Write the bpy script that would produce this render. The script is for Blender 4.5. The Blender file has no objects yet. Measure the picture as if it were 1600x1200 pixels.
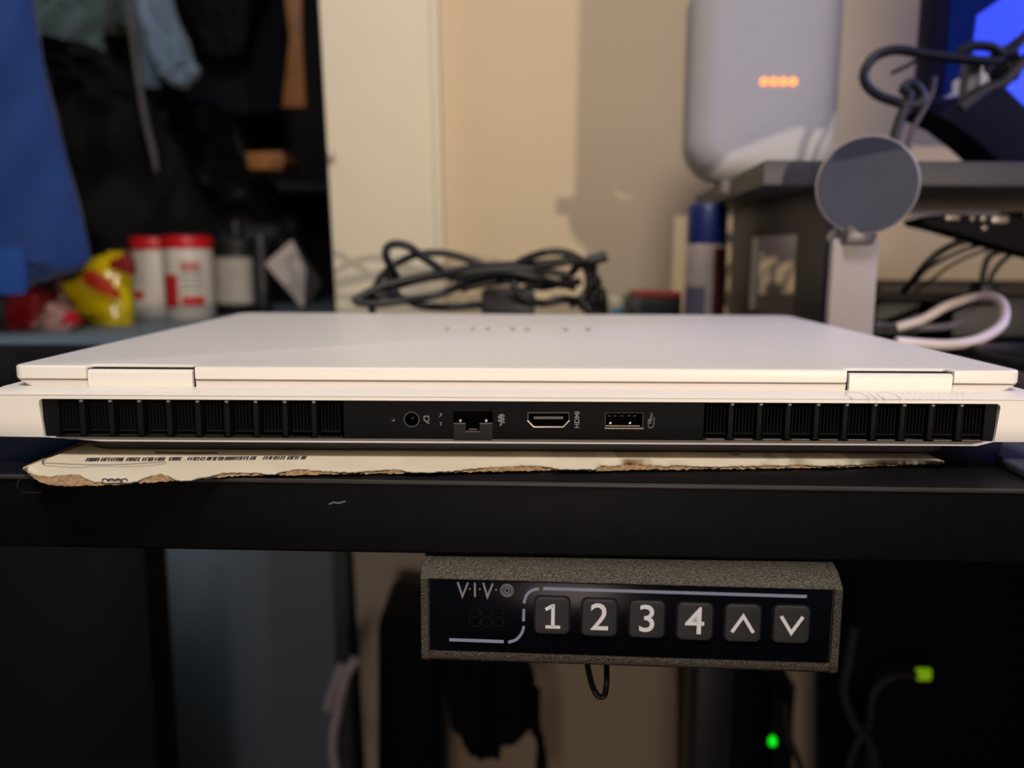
import bpy, bmesh, math, random
from mathutils import Vector, Matrix, noise
PI = math.pi
C = bpy.context.scene.collection
random.seed(7)

# ------------------------------------------------------------ camera, world, lights
F_PX, PITCH, ROLL, CAMZ = 1330.0, math.radians(8.9), math.radians(0.3), 0.075
cam_rot = Matrix.Rotation(PI/2 - PITCH, 4, 'X') @ Matrix.Rotation(ROLL, 4, 'Z')
cam_d = bpy.data.cameras.new('camera')
cam_d.sensor_width = 36; cam_d.lens = F_PX/1600*36
cam_d.clip_start = 0.01
cam_d.dof.use_dof = True; cam_d.dof.focus_distance = 0.290; cam_d.dof.aperture_fstop = cam_d.lens/4.2
cam_d.dof.aperture_blades = 0
cam = bpy.data.objects.new('camera', cam_d); C.objects.link(cam)
cam.matrix_world = Matrix.Translation((0, 0, CAMZ)) @ cam_rot
bpy.context.scene.camera = cam

w = bpy.data.worlds.new('world'); bpy.context.scene.world = w; w.use_nodes = True
bg = w.node_tree.nodes['Background']; bg.inputs[0].default_value = (0.84, 0.74, 0.72, 1); bg.inputs[1].default_value = 0.07

vs = bpy.context.scene.view_settings
vs.view_transform = 'Standard'; vs.look = 'None'; vs.gamma = 1; vs.use_curve_mapping = False; vs.exposure = 0.0

def light(name, kind, loc, target, energy, color, size=0.1, size_y=None, spot=None, blend=0.3):
    l = bpy.data.lights.new(name, kind); l.energy = energy; l.color = color
    if kind == 'AREA':
        l.size = size
        if size_y: l.shape = 'RECTANGLE'; l.size_y = size_y
    else: l.shadow_soft_size = size
    if spot: l.spot_size = math.radians(spot); l.spot_blend = blend
    o = bpy.data.objects.new(name, l); C.objects.link(o); o.location = loc
    o.rotation_euler = (Vector(target) - Vector(loc)).to_track_quat('-Z', 'Y').to_euler()
    return o
KEY = (1.0, 0.85, 0.64)
light('table_lamp_light', 'POINT', (.59, -1.1, .124), (0, 0, 0), 50, KEY, 0.012)
light('room_light', 'AREA', (-0.15, -.9, -.2), (0, .8, -.4), 2.9, (1.0, .78, .72), .3)  # added fill with no fixture, brightens the space under the desk
light('ceiling_light', 'AREA', (0.0, -0.35, 1.25), (0.0, 0.3, 0.0), 13, (1.0, 0.94, 0.90), 0.4)
light('screen_glow', 'AREA', (0.80, 0.47, 0.36), (0.15, 0.72, 0.05), 3.4, (0.42, 0.46, 1.0), 0.25)
light('monitor_backlight', 'AREA', (0.60, 0.80, 0.27), (0.30, 0.97, 0.22), 0.27, (0.45, 0.45, 1.0), 0.12)  # added blue fill with no fixture, tints the wall behind the monitor
light('closet_light', 'AREA', (-0.75, 0.65, 1.0), (-0.6, 1.2, 0.0), 1.3, (0.80, 0.88, 1.0), 0.3)  # added bluish fill with no fixture, lifts the closet and cabinet

# ------------------------------------------------------------ helpers
cam_m = Matrix.Translation((0, 0, CAMZ)) @ cam_rot
def ray(px, py):
    d = cam_rot.to_3x3() @ Vector(((px-800)/F_PX, -(py-600)/F_PX, -1))
    return Vector((0, 0, CAMZ)), d
def P(px, py, Y):                         # a point at true distance Y from the camera's plane y=0
    o, d = ray(px, py); return o + d*(Y/d.y)
def G(px, py, z):                         # a point on the horizontal plane of height z
    o, d = ray(px, py); return o + d*((z-o.z)/d.z)
def hit(px, py, M, yl=0.0):               # local (x, z) where the line of sight meets the local plane y=yl of frame M
    o, d = ray(px, py); Mi = M.inverted(); o = Mi @ o; d = Mi.to_3x3() @ d
    q = o + d*((yl-o.y)/d.y); return q.x, q.z
def lin(c): 
    return tuple((v/255/12.92 if v/255 <= .04045 else ((v/255+.055)/1.055)**2.4) for v in c)

MATS = {}
def mat(name, rgb, rough=0.5, metal=0.0, noise_amt=0.06, scale=60, bump=0.0, bscale=400, emit=None, estr=1.0, spec=0.5, coat=0, alpha=1.0, trans=0.0, stretch=None, sheen=0):
    if name in MATS: return MATS[name]
    m = bpy.data.materials.new(name); m.use_nodes = True; nt = m.node_tree; b = nt.nodes['Principled BSDF']
    c = lin(rgb)
    tc = nt.nodes.new('ShaderNodeTexCoord'); src = tc.outputs['Object']
    if stretch:
        mp = nt.nodes.new('ShaderNodeMapping'); mp.inputs['Scale'].default_value = stretch
        nt.links.new(src, mp.inputs[0]); src = mp.outputs[0]
    n = nt.nodes.new('ShaderNodeTexNoise'); n.inputs['Scale'].default_value = scale; n.inputs['Detail'].default_value = 4
    nt.links.new(src, n.inputs['Vector'])
    r = nt.nodes.new('ShaderNodeValToRGB')
    r.color_ramp.elements[0].position = .3; r.color_ramp.elements[1].position = .7
    r.color_ramp.elements[0].color = (*[max(0, v*(1-noise_amt)) for v in c], 1)
    r.color_ramp.elements[1].color = (*[min(1, v*(1+noise_amt)) for v in c], 1)
    nt.links.new(n.outputs[0], r.inputs[0]); nt.links.new(r.outputs[0], b.inputs['Base Color'])
    b.inputs['Roughness'].default_value = rough; b.inputs['Metallic'].default_value = metal
    b.inputs['Specular IOR Level'].default_value = spec; b.inputs['Coat Weight'].default_value = coat
    b.inputs['Transmission Weight'].default_value = trans; b.inputs['Alpha'].default_value = alpha
    b.inputs['Sheen Weight'].default_value = sheen
    if bump:
        n2 = nt.nodes.new('ShaderNodeTexNoise'); n2.inputs['Scale'].default_value = bscale; n2.inputs['Detail'].default_value = 3
        nt.links.new(src, n2.inputs['Vector'])
        bp = nt.nodes.new('ShaderNodeBump'); bp.inputs['Strength'].default_value = bump; bp.inputs['Distance'].default_value = .0005
        nt.links.new(n2.outputs[0], bp.inputs['Height']); nt.links.new(bp.outputs[0], b.inputs['Normal'])
    if emit:
        b.inputs['Emission Color'].default_value = (*lin(emit), 1); b.inputs['Emission Strength'].default_value = estr
    MATS[name] = m; return m

WORLD = {}                                 # object name -> world matrix of its root
def tag(o, label=None, cat=None, group=None, kind=None):
    if label: o['label'] = label
    if cat: o['category'] = cat
    if group: o['group'] = group
    if kind: o['kind'] = kind
    return o
def thing(name, label, cat, loc, rz=0, group=None):
    o = bpy.data.objects.new(name, None); C.objects.link(o); o.empty_display_size = .02
    M = Matrix.Translation(loc) @ Matrix.Rotation(rz, 4, 'Z'); o.matrix_world = M
    WORLD[o.name] = M; return tag(o, label, cat, group)
def to_mesh(src, smooth=None):
    if isinstance(src, bmesh.types.BMesh):
        me = bpy.data.meshes.new('m'); src.to_mesh(me); src.free()
    else: me = src
    if smooth is not None:
        for p in me.polygons: p.use_smooth = True
        me.set_sharp_from_angle(angle=math.radians(smooth))
    return me
def part(name, src, m, parent, label=None, world=False, smooth=40, kind=None):
    me = to_mesh(src, smooth); me.name = name
    o = bpy.data.objects.new(name, me); C.objects.link(o); me.materials.append(m)
    M = WORLD[parent.name]; WORLD[o.name] = M
    if world: me.transform(M.inverted())
    o.parent = parent
    if label: o['label'] = label
    if kind: o['kind'] = kind
    return o
def solo(name, src, m, label, cat, loc=None, group=None, smooth=40, world=True):   # thing that is one mesh
    me = to_mesh(src, smooth); me.name = name
    o = bpy.data.objects.new(name, me); C.objects.link(o); me.materials.append(m)
    if loc is None:
        vs_ = [v.co for v in me.vertices]
        loc = Vector(((min(v.x for v in vs_)+max(v.x for v in vs_))/2, (min(v.y for v in vs_)+max(v.y for v in vs_))/2, min(v.z for v in vs_)))
    M = Matrix.Translation(loc); me.transform(M.inverted()) if world else None
    o.matrix_world = M; WORLD[o.name] = M
    return tag(o, label, cat, group)
def struct(name, src, m, smooth=40):
    me = to_mesh(src, smooth); o = bpy.data.objects.new(name, me); C.objects.link(o); me.materials.append(m)
    o['kind'] = 'structure'; WORLD[o.name] = Matrix(); return o

def box(x0, x1, y0, y1, z0, z1, bev=0, seg=2, bm=None, M=None):
    b = bmesh.new(); bmesh.ops.create_cube(b, size=1)
    for v in b.verts: v.co = Vector(((x0+x1)/2 + v.co.x*(x1-x0), (y0+y1)/2 + v.co.y*(y1-y0), (z0+z1)/2 + v.co.z*(z1-z0)))
    if bev: bmesh.ops.bevel(b, geom=b.edges[:], offset=bev, segments=seg, profile=.5, affect='EDGES')
    if M: b.transform(M)
    return join(bm, b)
def join(bm, b):
    if bm is None: return b
    me = bpy.data.meshes.new('t'); b.to_mesh(me); b.free(); bm.from_mesh(me); bpy.data.meshes.remove(me); return bm
def curve_mesh(cu):
    o = bpy.data.objects.new('tmp', cu); C.objects.link(o)
    dg = bpy.context.evaluated_depsgraph_get(); me = bpy.data.meshes.new_from_object(o.evaluated_get(dg))
    bpy.data.objects.remove(o); bpy.data.curves.remove(cu)
    b = bmesh.new(); b.from_mesh(me); bpy.data.meshes.remove(me)
    bmesh.ops.remove_doubles(b, verts=b.verts[:], dist=1e-6); return b
def plate(loops, y0, y1, bev=0, bm=None, seg=2):     # loops of (x, z) in local XZ, extruded y0..y1; first is outer, others holes
    cu = bpy.data.curves.new('p', 'CURVE'); cu.dimensions = '2D'; cu.fill_mode = 'BOTH'
    for lp in loops:
        s = cu.splines.new('POLY'); s.points.add(len(lp)-1)
        for i, (x, z) in enumerate(lp): s.points[i].co = (x, z, 0, 1)
        s.use_cyclic_u = True
    cu.extrude = max(1e-6, abs(y1-y0)/2 - bev); cu.bevel_depth = bev; cu.bevel_resolution = seg; cu.offset = -bev
    b = curve_mesh(cu)
    b.transform(Matrix.Translation((0, (y0+y1)/2, 0)) @ Matrix.Rotation(PI/2, 4, 'X'))
    bmesh.ops.recalc_face_normals(b, faces=b.faces[:])
    return join(bm, b)
def hplate(loops, z0, z1, bev=0, bm=None, seg=2):    # same, loops of (x, y), extruded in z
    b = plate(loops, 0, z1-z0, bev, None, seg); b.transform(Matrix.Rotation(-PI/2, 4, 'X'))
    b.transform(Matrix.Translation((0, 0, -min(v.co.z for v in b.verts) + z0)))
    return join(bm, b)
def rrect(x0, x1, z0, z1, r, n=5):
    if not hasattr(r, '__len__'): r = (r,)*4        # bl, br, tr, tl
    pts = []
    for (cx, cz, a, rr) in ((x0+r[0], z0+r[0], PI, r[0]), (x1-r[1], z0+r[1], 1.5*PI, r[1]), (x1-r[2], z1-r[2], 0, r[2]), (x0+r[3], z1-r[3], .5*PI, r[3])):
        if rr <= 0: pts.append((cx, cz)); continue
        for i in range(n+1): t = a + PI/2*i/n; pts.append((cx + rr*math.cos(t), cz + rr*math.sin(t)))
    return pts
def circ(cx, cz, r, n=32): return [(cx+r*math.cos(2*PI*i/n), cz+r*math.sin(2*PI*i/n)) for i in range(n)]
def lathe(prof, cx, cy, z=0, n=40, bm=None):
    b = bmesh.new(); rings = []
    for r, h in prof:
        rings.append([b.verts.new((cx+r*math.cos(2*PI*i/n), cy+r*math.sin(2*PI*i/n), z+h)) for i in range(n)])
    for a, c in zip(rings, rings[1:]):
        for i in range(n): b.faces.new((a[i], a[(i+1) % n], c[(i+1) % n], c[i]))
    b.faces.new(rings[0][::-1]); b.faces.new(rings[-1])
    bmesh.ops.recalc_face_normals(b, faces=b.faces[:]); return join(bm, b)
def tube(pts, r, bm=None, res=4, kind='NURBS', cyc=False):
    cu = bpy.data.curves.new('t', 'CURVE'); cu.dimensions = '3D'; cu.bevel_depth = r; cu.bevel_resolution = res; cu.use_fill_caps = True
    s = cu.splines.new(kind); s.points.add(len(pts)-1)
    for i, p in enumerate(pts): s.points[i].co = (*p, 1)
    if kind == 'NURBS': s.order_u = 4; s.use_endpoint_u = True; s.resolution_u = 6
    s.use_cyclic_u = cyc
    return join(bm, curve_mesh(cu))
def cr(pts, k=8):                                    # Catmull-Rom through the points
    out = []; n = len(pts)
    for i in range(n-1):
        p0, p1, p2, p3 = pts[max(i-1, 0)], pts[i], pts[i+1], pts[min(i+2, n-1)]
        for j in range(k):
            t = j/k; t2 = t*t; t3 = t2*t
            out.append(tuple(.5*((2*b)+(-a+c)*t+(2*a-5*b+4*c-d)*t2+(-a+3*b-3*c+d)*t3) for a, b, c, d in zip(p0, p1, p2, p3)))
    out.append(tuple(pts[-1])); return out
def ribbon(pts, wd, y0, y1, bm=None):                # stroke of width wd along (x, z) points, standing y0..y1
    L = []; R = []
    for i, p in enumerate(pts):
        a = Vector(pts[max(i-1, 0)]); c = Vector(pts[min(i+1, len(pts)-1)]); d = (c-a).normalized(); n = Vector((-d.y, d.x))
        k = 1.0
        if 0 < i < len(pts)-1:
            d1 = (Vector(p)-a).normalized(); k = 1/max(.3, d1.dot(d))
        L.append(Vector(p)+n*wd/2*k); R.append(Vector(p)-n*wd/2*k)
    b = bmesh.new()
    fl = [b.verts.new((v.x, y0, v.y)) for v in L]; fr = [b.verts.new((v.x, y0, v.y)) for v in R]
    bl = [b.verts.new((v.x, y1, v.y)) for v in L]; br = [b.verts.new((v.x, y1, v.y)) for v in R]
    for i in range(len(pts)-1):
        b.faces.new((fl[i], fl[i+1], fr[i+1], fr[i])); b.faces.new((bl[i], br[i], br[i+1], bl[i+1]))
        b.faces.new((fl[i], bl[i], bl[i+1], fl[i+1])); b.faces.new((fr[i], fr[i+1], br[i+1], br[i]))
    b.faces.new((fl[0], fr[0], br[0], bl[0])); b.faces.new((fl[-1], bl[-1], br[-1], fr[-1]))
    bmesh.ops.recalc_face_normals(b, faces=b.faces[:]); return join(bm, b)
def text(s, size, x, z, y0, y1, rot=0, bm=None, sx=1, bold=0, spacing=1):   # flat lettering on a local XZ face, centred at (x, z)
    cu = bpy.data.curves.new('x', 'FONT'); cu.body = s; cu.size = size; cu.extrude = abs(y1-y0)/2; cu.align_x = 'CENTER'; cu.align_y = 'CENTER'
    cu.offset = bold; cu.space_character = spacing; cu.resolution_u = 4
    o = bpy.data.objects.new('tmp', cu); C.objects.link(o)
    dg = bpy.context.evaluated_depsgraph_get(); me = bpy.data.meshes.new_from_object(o.evaluated_get(dg))
    bpy.data.objects.remove(o); bpy.data.curves.remove(cu)
    b = bmesh.new(); b.from_mesh(me); bpy.data.meshes.remove(me)
    b.transform(Matrix.Translation((x, (y0+y1)/2, z)) @ Matrix.Rotation(PI/2, 4, 'X') @ Matrix.Rotation(rot, 4, 'Z') @ Matrix.Diagonal((sx, 1, 1, 1)))
    return join(bm, b)
def blob(rows, Y, thick, folds=5, amp=.25, n=48, seed=0, rough=.15, sub=4, lean=0):  # hanging cloth / soft bag: rows (py, x_left, x_right) in profile, ring by ring
    rows = cr([tuple(map(float, r)) for r in rows], sub)
    b = bmesh.new(); rings = []
    for k, (py, xl, xr) in enumerate(rows):
        ring = []; Yr = Y + lean*k/len(rows)
        a, c = P(xl, py, Yr), P(xr, py, Yr); ctr = (a+c)/2; hw = (c.x-a.x)/2
        for i in range(n):
            t = 2*PI*i/n; cs, sn = math.cos(t), math.sin(t)
            x = ctr.x + hw*math.copysign(abs(cs)**.85, cs)
            f = 1 + amp*math.sin(folds*x/hw*1.7 + seed + .35*k/sub) + rough*noise.noise(Vector((x*14+seed, ctr.z*14, sn)))*2
            th = thick if not callable(thick) else thick(k/len(rows))
            z = ctr.z + .012*rough*4*noise.noise(Vector((x*20, k*.3, seed)))
            ring.append(b.verts.new((x, Yr - sn*th*f, z)))
        rings.append(ring)
    for a, c in zip(rings, rings[1:]):
        for i in range(n): b.faces.new((a[i], a[(i+1) % n], c[(i+1) % n], c[i]))
    b.faces.new(rings[0][::-1]); b.faces.new(rings[-1])
    bmesh.ops.recalc_face_normals(b, faces=b.faces[:]); return b
def poly_prism(pts, Y0, Y1, bev=0.0, bm=None):       # outline points (px, py) carried to distance Y0 and given real depth to Y1
    w3 = [P(x, y, Y0) for x, y in pts]
    return plate([[(p.x, p.z) for p in w3]], Y0, Y1, bev, bm)

# ------------------------------------------------------------ materials
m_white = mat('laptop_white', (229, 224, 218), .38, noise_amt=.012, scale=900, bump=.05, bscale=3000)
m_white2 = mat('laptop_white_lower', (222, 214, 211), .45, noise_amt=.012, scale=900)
m_black = mat('port_black', (7, 7, 9), .7, spec=.12, noise_amt=.05, scale=500)
m_dark = mat('recess_black', (3, 3, 4), .9, spec=.05)
m_fin = mat('fin_black', (26, 26, 28), .5, .3)
m_rib = mat('rib_black', (8, 8, 10), .7, spec=.15)
m_print = mat('icon_grey', (118, 118, 120), .6)
m_chrome = mat('port_metal', (190, 180, 165), .28, 1.0, .05)
m_desk = mat('desk_black', (13, 12, 16), .5, noise_amt=.15, scale=120, bump=.12, bscale=500, stretch=(1, 2, 2), spec=.12)
m_ctl = mat('controller_casing', (92, 86, 76), .38, .55, .75, 1900, bump=1.0, bscale=1900)
m_gloss = mat('controller_gloss', (10, 11, 18), .2, noise_amt=.1, bump=.06, bscale=60, spec=.12)
m_key = mat('button_rubber', (44, 44, 44), .6, noise_amt=.05, scale=900)
m_legend = mat('legend_white', (255, 252, 250), .5, emit=(244, 236, 226), estr=.0)
m_line = mat('panel_line', (150, 156, 182), .5)
m_seg = mat('display_segment', (27, 26, 26), .9, spec=0)
m_wall = mat('wall_paint', (214, 194, 162), .85, noise_amt=.02, scale=8, bump=.15, bscale=180)
m_trim = mat('trim_paint', (226, 214, 190), .6, noise_amt=.015, scale=8)
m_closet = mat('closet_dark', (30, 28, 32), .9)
m_floor = mat('floor_wood', (70, 55, 45), .5, noise_amt=.2, scale=6, stretch=(1, 8, 1))
m_cab = mat('cabinet_greyblue', (110, 126, 138), .5, noise_amt=.03, scale=5)
m_bplast = mat('black_plastic', (20, 20, 23), .5)
m_cable = mat('cable_black', (17, 17, 20), .45)
m_brick = mat('adapter_black', (40, 37, 42), .5)
m_riser = mat('riser_grey', (58, 56, 62), .5, noise_amt=.08, scale=40, bump=.1, bscale=300)
m_riserm = mat('riser_leg', (36, 35, 42), .45)
m_alu = mat('stand_aluminium', (160, 150, 148), .7, .0, .03, 300)
m_pad = mat('pad_grey', (50, 54, 74), .6, noise_amt=.03)
m_fabric = mat('speaker_fabric', (196, 192, 192), .95, noise_amt=.05, scale=900, bump=.6, bscale=1300, spec=.2)
m_led = mat('led_orange', (255, 150, 90), .5, emit=(255, 138, 70), estr=1.9)
m_ledg = mat('led_green', (20, 200, 20), .5, emit=(10, 225, 20), estr=1.3)
m_ledy = mat('led_yellow_green', (120, 150, 20), .5, emit=(110, 150, 10), estr=.8)

# ------------------------------------------------------------ setting
WY = 0.96
b = box(-.03, 1.8, WY, WY+.1, -1.05, 1.4); b2 = None
wl = P(683, 240, WY).x
struct('wall_back', box(wl-.02, 1.9, WY, WY+.1, -1.05, 1.45), m_wall); b.free()
struct('floor', box(-2.4, 2.2, -1.6, 2.4, -1.09, -1.05), m_floor)
# the pale upright casing at the end of the wall, its free edge slightly out of plumb as in the photo
edge = [P(493, -60, .945), P(500, 0, .945), P(527, 485, .945), P(553, 865, .945), P(572, 1200, .945)]
tl, bl = edge[0]+(edge[0]-edge[2])*.9, edge[4]+(edge[4]-edge[2])*.35
rx = [P(672, 0, .945).x, P(684, 485, .945).x]
lp = [(tl.x, tl.z), *[(p.x, p.z) for p in edge[1:]], (bl.x, bl.z), (rx[1]+.008, bl.z), (rx[1], P(684, 485, .945).z), (rx[0], P(672, 0, .945).z), (rx[0]-.012, tl.z)]
struct('trim_1', plate([lp], .938, 1.09, .0015), m_trim)
struct('trim_2', plate([[(x0+dx, z0) for (x0, z0, dx) in ((rx[0]-.012, tl.z, 0), (rx[0]-.012, tl.z, .009), (rx[0], P(672, 0, .945).z, .009), (rx[1], P(684, 485, .945).z, .009), (rx[1]+.008, bl.z, .009), (rx[1]+.008, bl.z, 0), (rx[1], P(684, 485, .945).z, 0), (rx[0], P(672, 0, .945).z, 0))]], .934, .962, .001), m_trim)
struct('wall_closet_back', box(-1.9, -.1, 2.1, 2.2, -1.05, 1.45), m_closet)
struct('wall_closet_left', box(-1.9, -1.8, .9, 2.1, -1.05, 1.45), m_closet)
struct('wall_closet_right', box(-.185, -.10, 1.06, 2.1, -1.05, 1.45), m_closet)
struct('ceiling', box(-2.4, 2.2, -1.6, 2.4, 1.45, 1.5), mat('ceiling_paint', (200, 190, 180), .9))
t = P(512, 243, .937)
o = solo('door_catch', lathe([(.0035, 0), (.0045, .002), (.0045, .008), (.0035, .010)], t.x+.003, .934, t.z-.005, 16), m_chrome, 'small shiny metal catch on the edge of the pale door casing', 'catch')

# ------------------------------------------------------------ desk
fl, fr = G(0, 742, 0), G(1600, 765, 0)
dyaw = math.atan2(fr.y-fl.y, fr.x-fl.x)
dc = (fl+fr)/2
desk = thing('standing_desk', 'black desk with thick top carrying the white laptop', 'desk', (dc.x, dc.y, 0), dyaw)
MD = WORLD[desk.name]
part('edge_band', box(-.249, .949, -.0004, .0012, -.0014, -.00001, .0004, 2), mat('edge_worn', (64, 60, 58), .4, noise_amt=.2, scale=30), desk, 'slightly paler worn strip along the front top edge')  # paler strip carries the edge highlight as colour
part('desktop', box(-.25, .95, .0001, .575, -.0252, 0, .0011, 3), m_desk, desk)
part('leg', box(.135, .165, .35, .40, -1.045, -.0255, .003), mat('desk_leg_metal', (46, 44, 48), .4, .3), desk, 'dark metal upright post')
part('foot', box(.10, .20, .05, .55, -1.05, -1.02, .004), m_bplast, desk)
part('leg', box(.80, .83, .35, .40, -1.045, -.0255, .003), m_bplast, desk)
part('foot', box(.765, .865, .05, .55, -1.05, -1.02, .004), m_bplast, desk)
part('scratch', ribbon([hit(x, y, MD, -.00001) for x, y in ((514, 788), (520, 785), (530, 786), (540, 783))], .0005, -.0002, .0002), mat('scuff', (120, 116, 110), .7), desk, 'small pale chip mark')

# ------------------------------------------------------------ laptop
YR = 0.2885
lap = thing('laptop', 'closed white laptop seen from its rear with black vents and ports', 'laptop', (.0019, YR, .0), math.radians(-.05))
ML = WORLD[lap.name]
def H(px, py, y=0): return hit(px, py, ML, y)
def HX(px): return H(px, 655)[0]
def HZ(py): return H(800, py)[1]
HB = .182; DEP = .268
zt, zk, zb, zbb = HZ(620), HZ(627), HZ(687), HZ(693)
# rear wall of the base with the wide opening
zl = zb+.0003
outer = [(-HB, zb+.0002), (-HB, zt-.0008), (-HB+.002, zt), (HB-.002, zt), (HB, zt-.0008), (HB, zb+.0002), (HX(1556)-.0, zb+.0001), (HX(1530), zbb), (HX(160), zbb), (HX(70), zb)]
hole = []
x0, x1 = HX(62), HX(1562)
hole = [(x0+.0004+.0008, zb+.0002), (HX(66), zb+.0004)]
inner = rrect(x0, x1, zb+.0001, zk, (.0003, .0003, .0016, .0016), 5)
inner = [((x + (.0011 if x < 0 else -.0011)*(zk-z)/(zk-zb)), z) for x, z in inner]
b = plate([outer, inner], 0, .0075)
# deck slope behind the rear edge and main body
zd = .0267
dk = bmesh.new()
prof = [(0, zt), (.0006, zt+.0003), (.0085, zd), (DEP-.002, zd), (DEP, zd-.002), (DEP, .013), (DEP-.006, .0085), (.0076, .0085), (.0076, zt-.002), (0, zt-.002)]
prof = [(0, zt), (.0006, zt+.0003), (.0085, zd), (DEP-.002, zd), (DEP, zd-.002), (DEP, .013), (DEP-.006, .0095), (.0075, .0095), (.0075, zk+.0001), (0.0001, zk+.0003)]
L_ = [dk.verts.new((-HB, y, z)) for y, z in prof]; R_ = [dk.verts.new((HB, y, z)) for y, z in prof]
for i in range(len(prof)):
    j = (i+1) % len(prof); dk.faces.new((L_[i], L_[j], R_[j], R_[i]))
dk.faces.new(L_); dk.faces.new(R_[::-1]); bmesh.ops.recalc_face_normals(dk, faces=dk.faces[:])
join(b, dk)
part('base', b, m_white, lap, smooth=25)
part('bottom_cover', hplate([rrect(-.158, .158, .0112, DEP-.01, .012)], .0036, .0097, .0008), mat('bottom_grey', (88, 84, 82), .7), lap, 'grey underside bulge resting on the cardboard')  # shade under the laptop is put into this grey
# seam line below the deck edge
part('deck_seam', box(-HB+.001, HB-.001, -.00012, .0002, zt-.0003, zt-.00015), mat('seam', (170, 155, 145), .6), lap)
# lid
YL = .0085                                              # rear face of the lid
def LX(px): return hit(px, 590, ML, YL)[0]
def LZ(py): return hit(808, py, ML, YL)[1]
lx0, lx1 = LX(19), LX(1598)
z1, z2, z3 = LZ(575), LZ(597.5), LZ(609.5)
nl = (LX(135), LX(305)); nr = (LX(1323), LX(1491))
ND = .0052
def lid_outline(inset, notch=True, fr=.011):
    a, c = lx0+inset, lx1-inset; y0 = YL+inset*.15; y1 = DEP-inset
    base = rrect(a, c, y0, y1, (.004, .004, fr, fr), 6)
    if not notch: return base
    i = 6                                                # after the rear-left corner arc
    seq = base[:i+1]
    for n0, n1 in (nl, nr):
        seq += [(n0, y0), (n0+.0008, y0+ND), (n1-.0008, y0+ND), (n1, y0)]
    return seq + base[i+1:]
part('lid', hplate([lid_outline(0)], z2+.00015, z1, .0009, None, 3), m_white, lap, smooth=50)
lo = bmesh.new()
oa, ob = lid_outline(.0003), lid_outline(.0042)
def yfix(lst, src):                                      # keep notches aligned while the sides taper
    return [(x, y) for x, y in lst]
A_ = [lo.verts.new((x, y+.0003, z2)) for x, y in oa]; B_ = [lo.verts.new((x, y+.0002, z3)) for x, y in ob]
for i in range(len(A_)):
    j = (i+1) % len(A_); lo.faces.new((A_[i], A_[j], B_[j], B_[i]))
lo.faces.new(A_); lo.faces.new(B_); bmesh.ops.recalc_face_normals(lo, faces=lo.faces[:])
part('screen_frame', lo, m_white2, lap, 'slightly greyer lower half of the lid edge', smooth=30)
part('lid_seam', hplate([lid_outline(.0007)], z2-.0001, z2+.0003), mat('lid_gap', (120, 108, 104), .7), lap)
for n0, n1 in (nl, nr):
    hb = plate([[( y, z) for y, z in rrect(YL-.0006, YL+ND-.0012, z3-.0004, LZ(580.5), (.0012, .0004, .0022, .0016), 6)]], n0+.0008, n1-.0008)
    hb.transform(Matrix(((0, 1, 0, 0), (1, 0, 0, 0), (0, 0, 1, 0), (0, 0, 0, 1))))
    bmesh.ops.recalc_face_normals(hb, faces=hb.faces[:])
    h = part('hinge_cover', hb, m_white, lap, smooth=35)
    part('hinge_gap', box(n0+.0002, n1-.0002, YL+.0012, YL+ND+.0001, z3+.0002, z1-.0011), m_dark, h)
# lid lettering: four widely spaced wide letters, thicker at the stroke ends
lw = []
def LP(px, py):
    q = WORLD[lap.name].inverted() @ G(px, py, z1); return (q.x, q.y)
ya, yb = LP(810, 518.3)[1], LP(810, 510.8)[1]
def lx(px): return LP(px, 515)[0]
lb = bmesh.new()
th = .0011
def hr(pts, wd, bm): return ribbon(pts, wd, 0, .00015, bm)
gl = bmesh.new(); dots = bmesh.new()
O0, O1 = lx(697), lx(740); hO = yb-ya
hr(cr([(O0+.003, ya), (O0, ya+.003), (O0, yb-.003), (O0+.003, yb), (O1-.003, yb), (O1, yb-.003), (O1, ya+.003), (O1-.003, ya), (O0+.003, ya)], 5), th, gl)
for a, c in ((lx(762), lx(802)), (lx(884), lx(919))):
    hr(cr([(a, ya), (a, yb-.004), (a+.003, yb), (c-.003, yb), (c, yb-.004), (c, ya)], 5), th, gl)
m0, m1 = lx(762), lx(802); hr([((m0+m1)/2, yb), ((m0+m1)/2, ya+.006)], th*.6, gl)
e0, e1 = lx(824), lx(864); hr(cr([(e1, yb), (e0+.003, yb), (e0, yb-.003), (e0, ya+.003), (e0+.003, ya), (e1, ya)], 5), th, gl); hr([(e0, (ya+yb)/2), (e1-.002, (ya+yb)/2)], th, gl)
for px in (762, 802, 824, 884, 919, 699, 738):
    x = lx(px); hr([(x, ya+.009), (x, ya+.014)], .0022 if px not in (699, 738) else .0014, dots)
MF = Matrix.Translation((0, 0, z1+.00012)) @ Matrix(((1, 0, 0, 0), (0, 0, 1, 0), (0, 1, 0, 0), (0, 0, 0, 1)))
gl.transform(MF); dots.transform(MF)
for bb in (gl, dots): bmesh.ops.recalc_face_normals(bb, faces=bb.faces[:])
part('lid_lettering', gl, mat('logo_pale', (222, 213, 204), .4, .0), lap, 'faint mirror lettering OMEN')
part('lettering_strokes', dots, mat('logo_dark', (70, 66, 60), .3, .5), lap, 'dark ends of the letter strokes')  # dark reflections in the mirror letters, painted as dots
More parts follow.
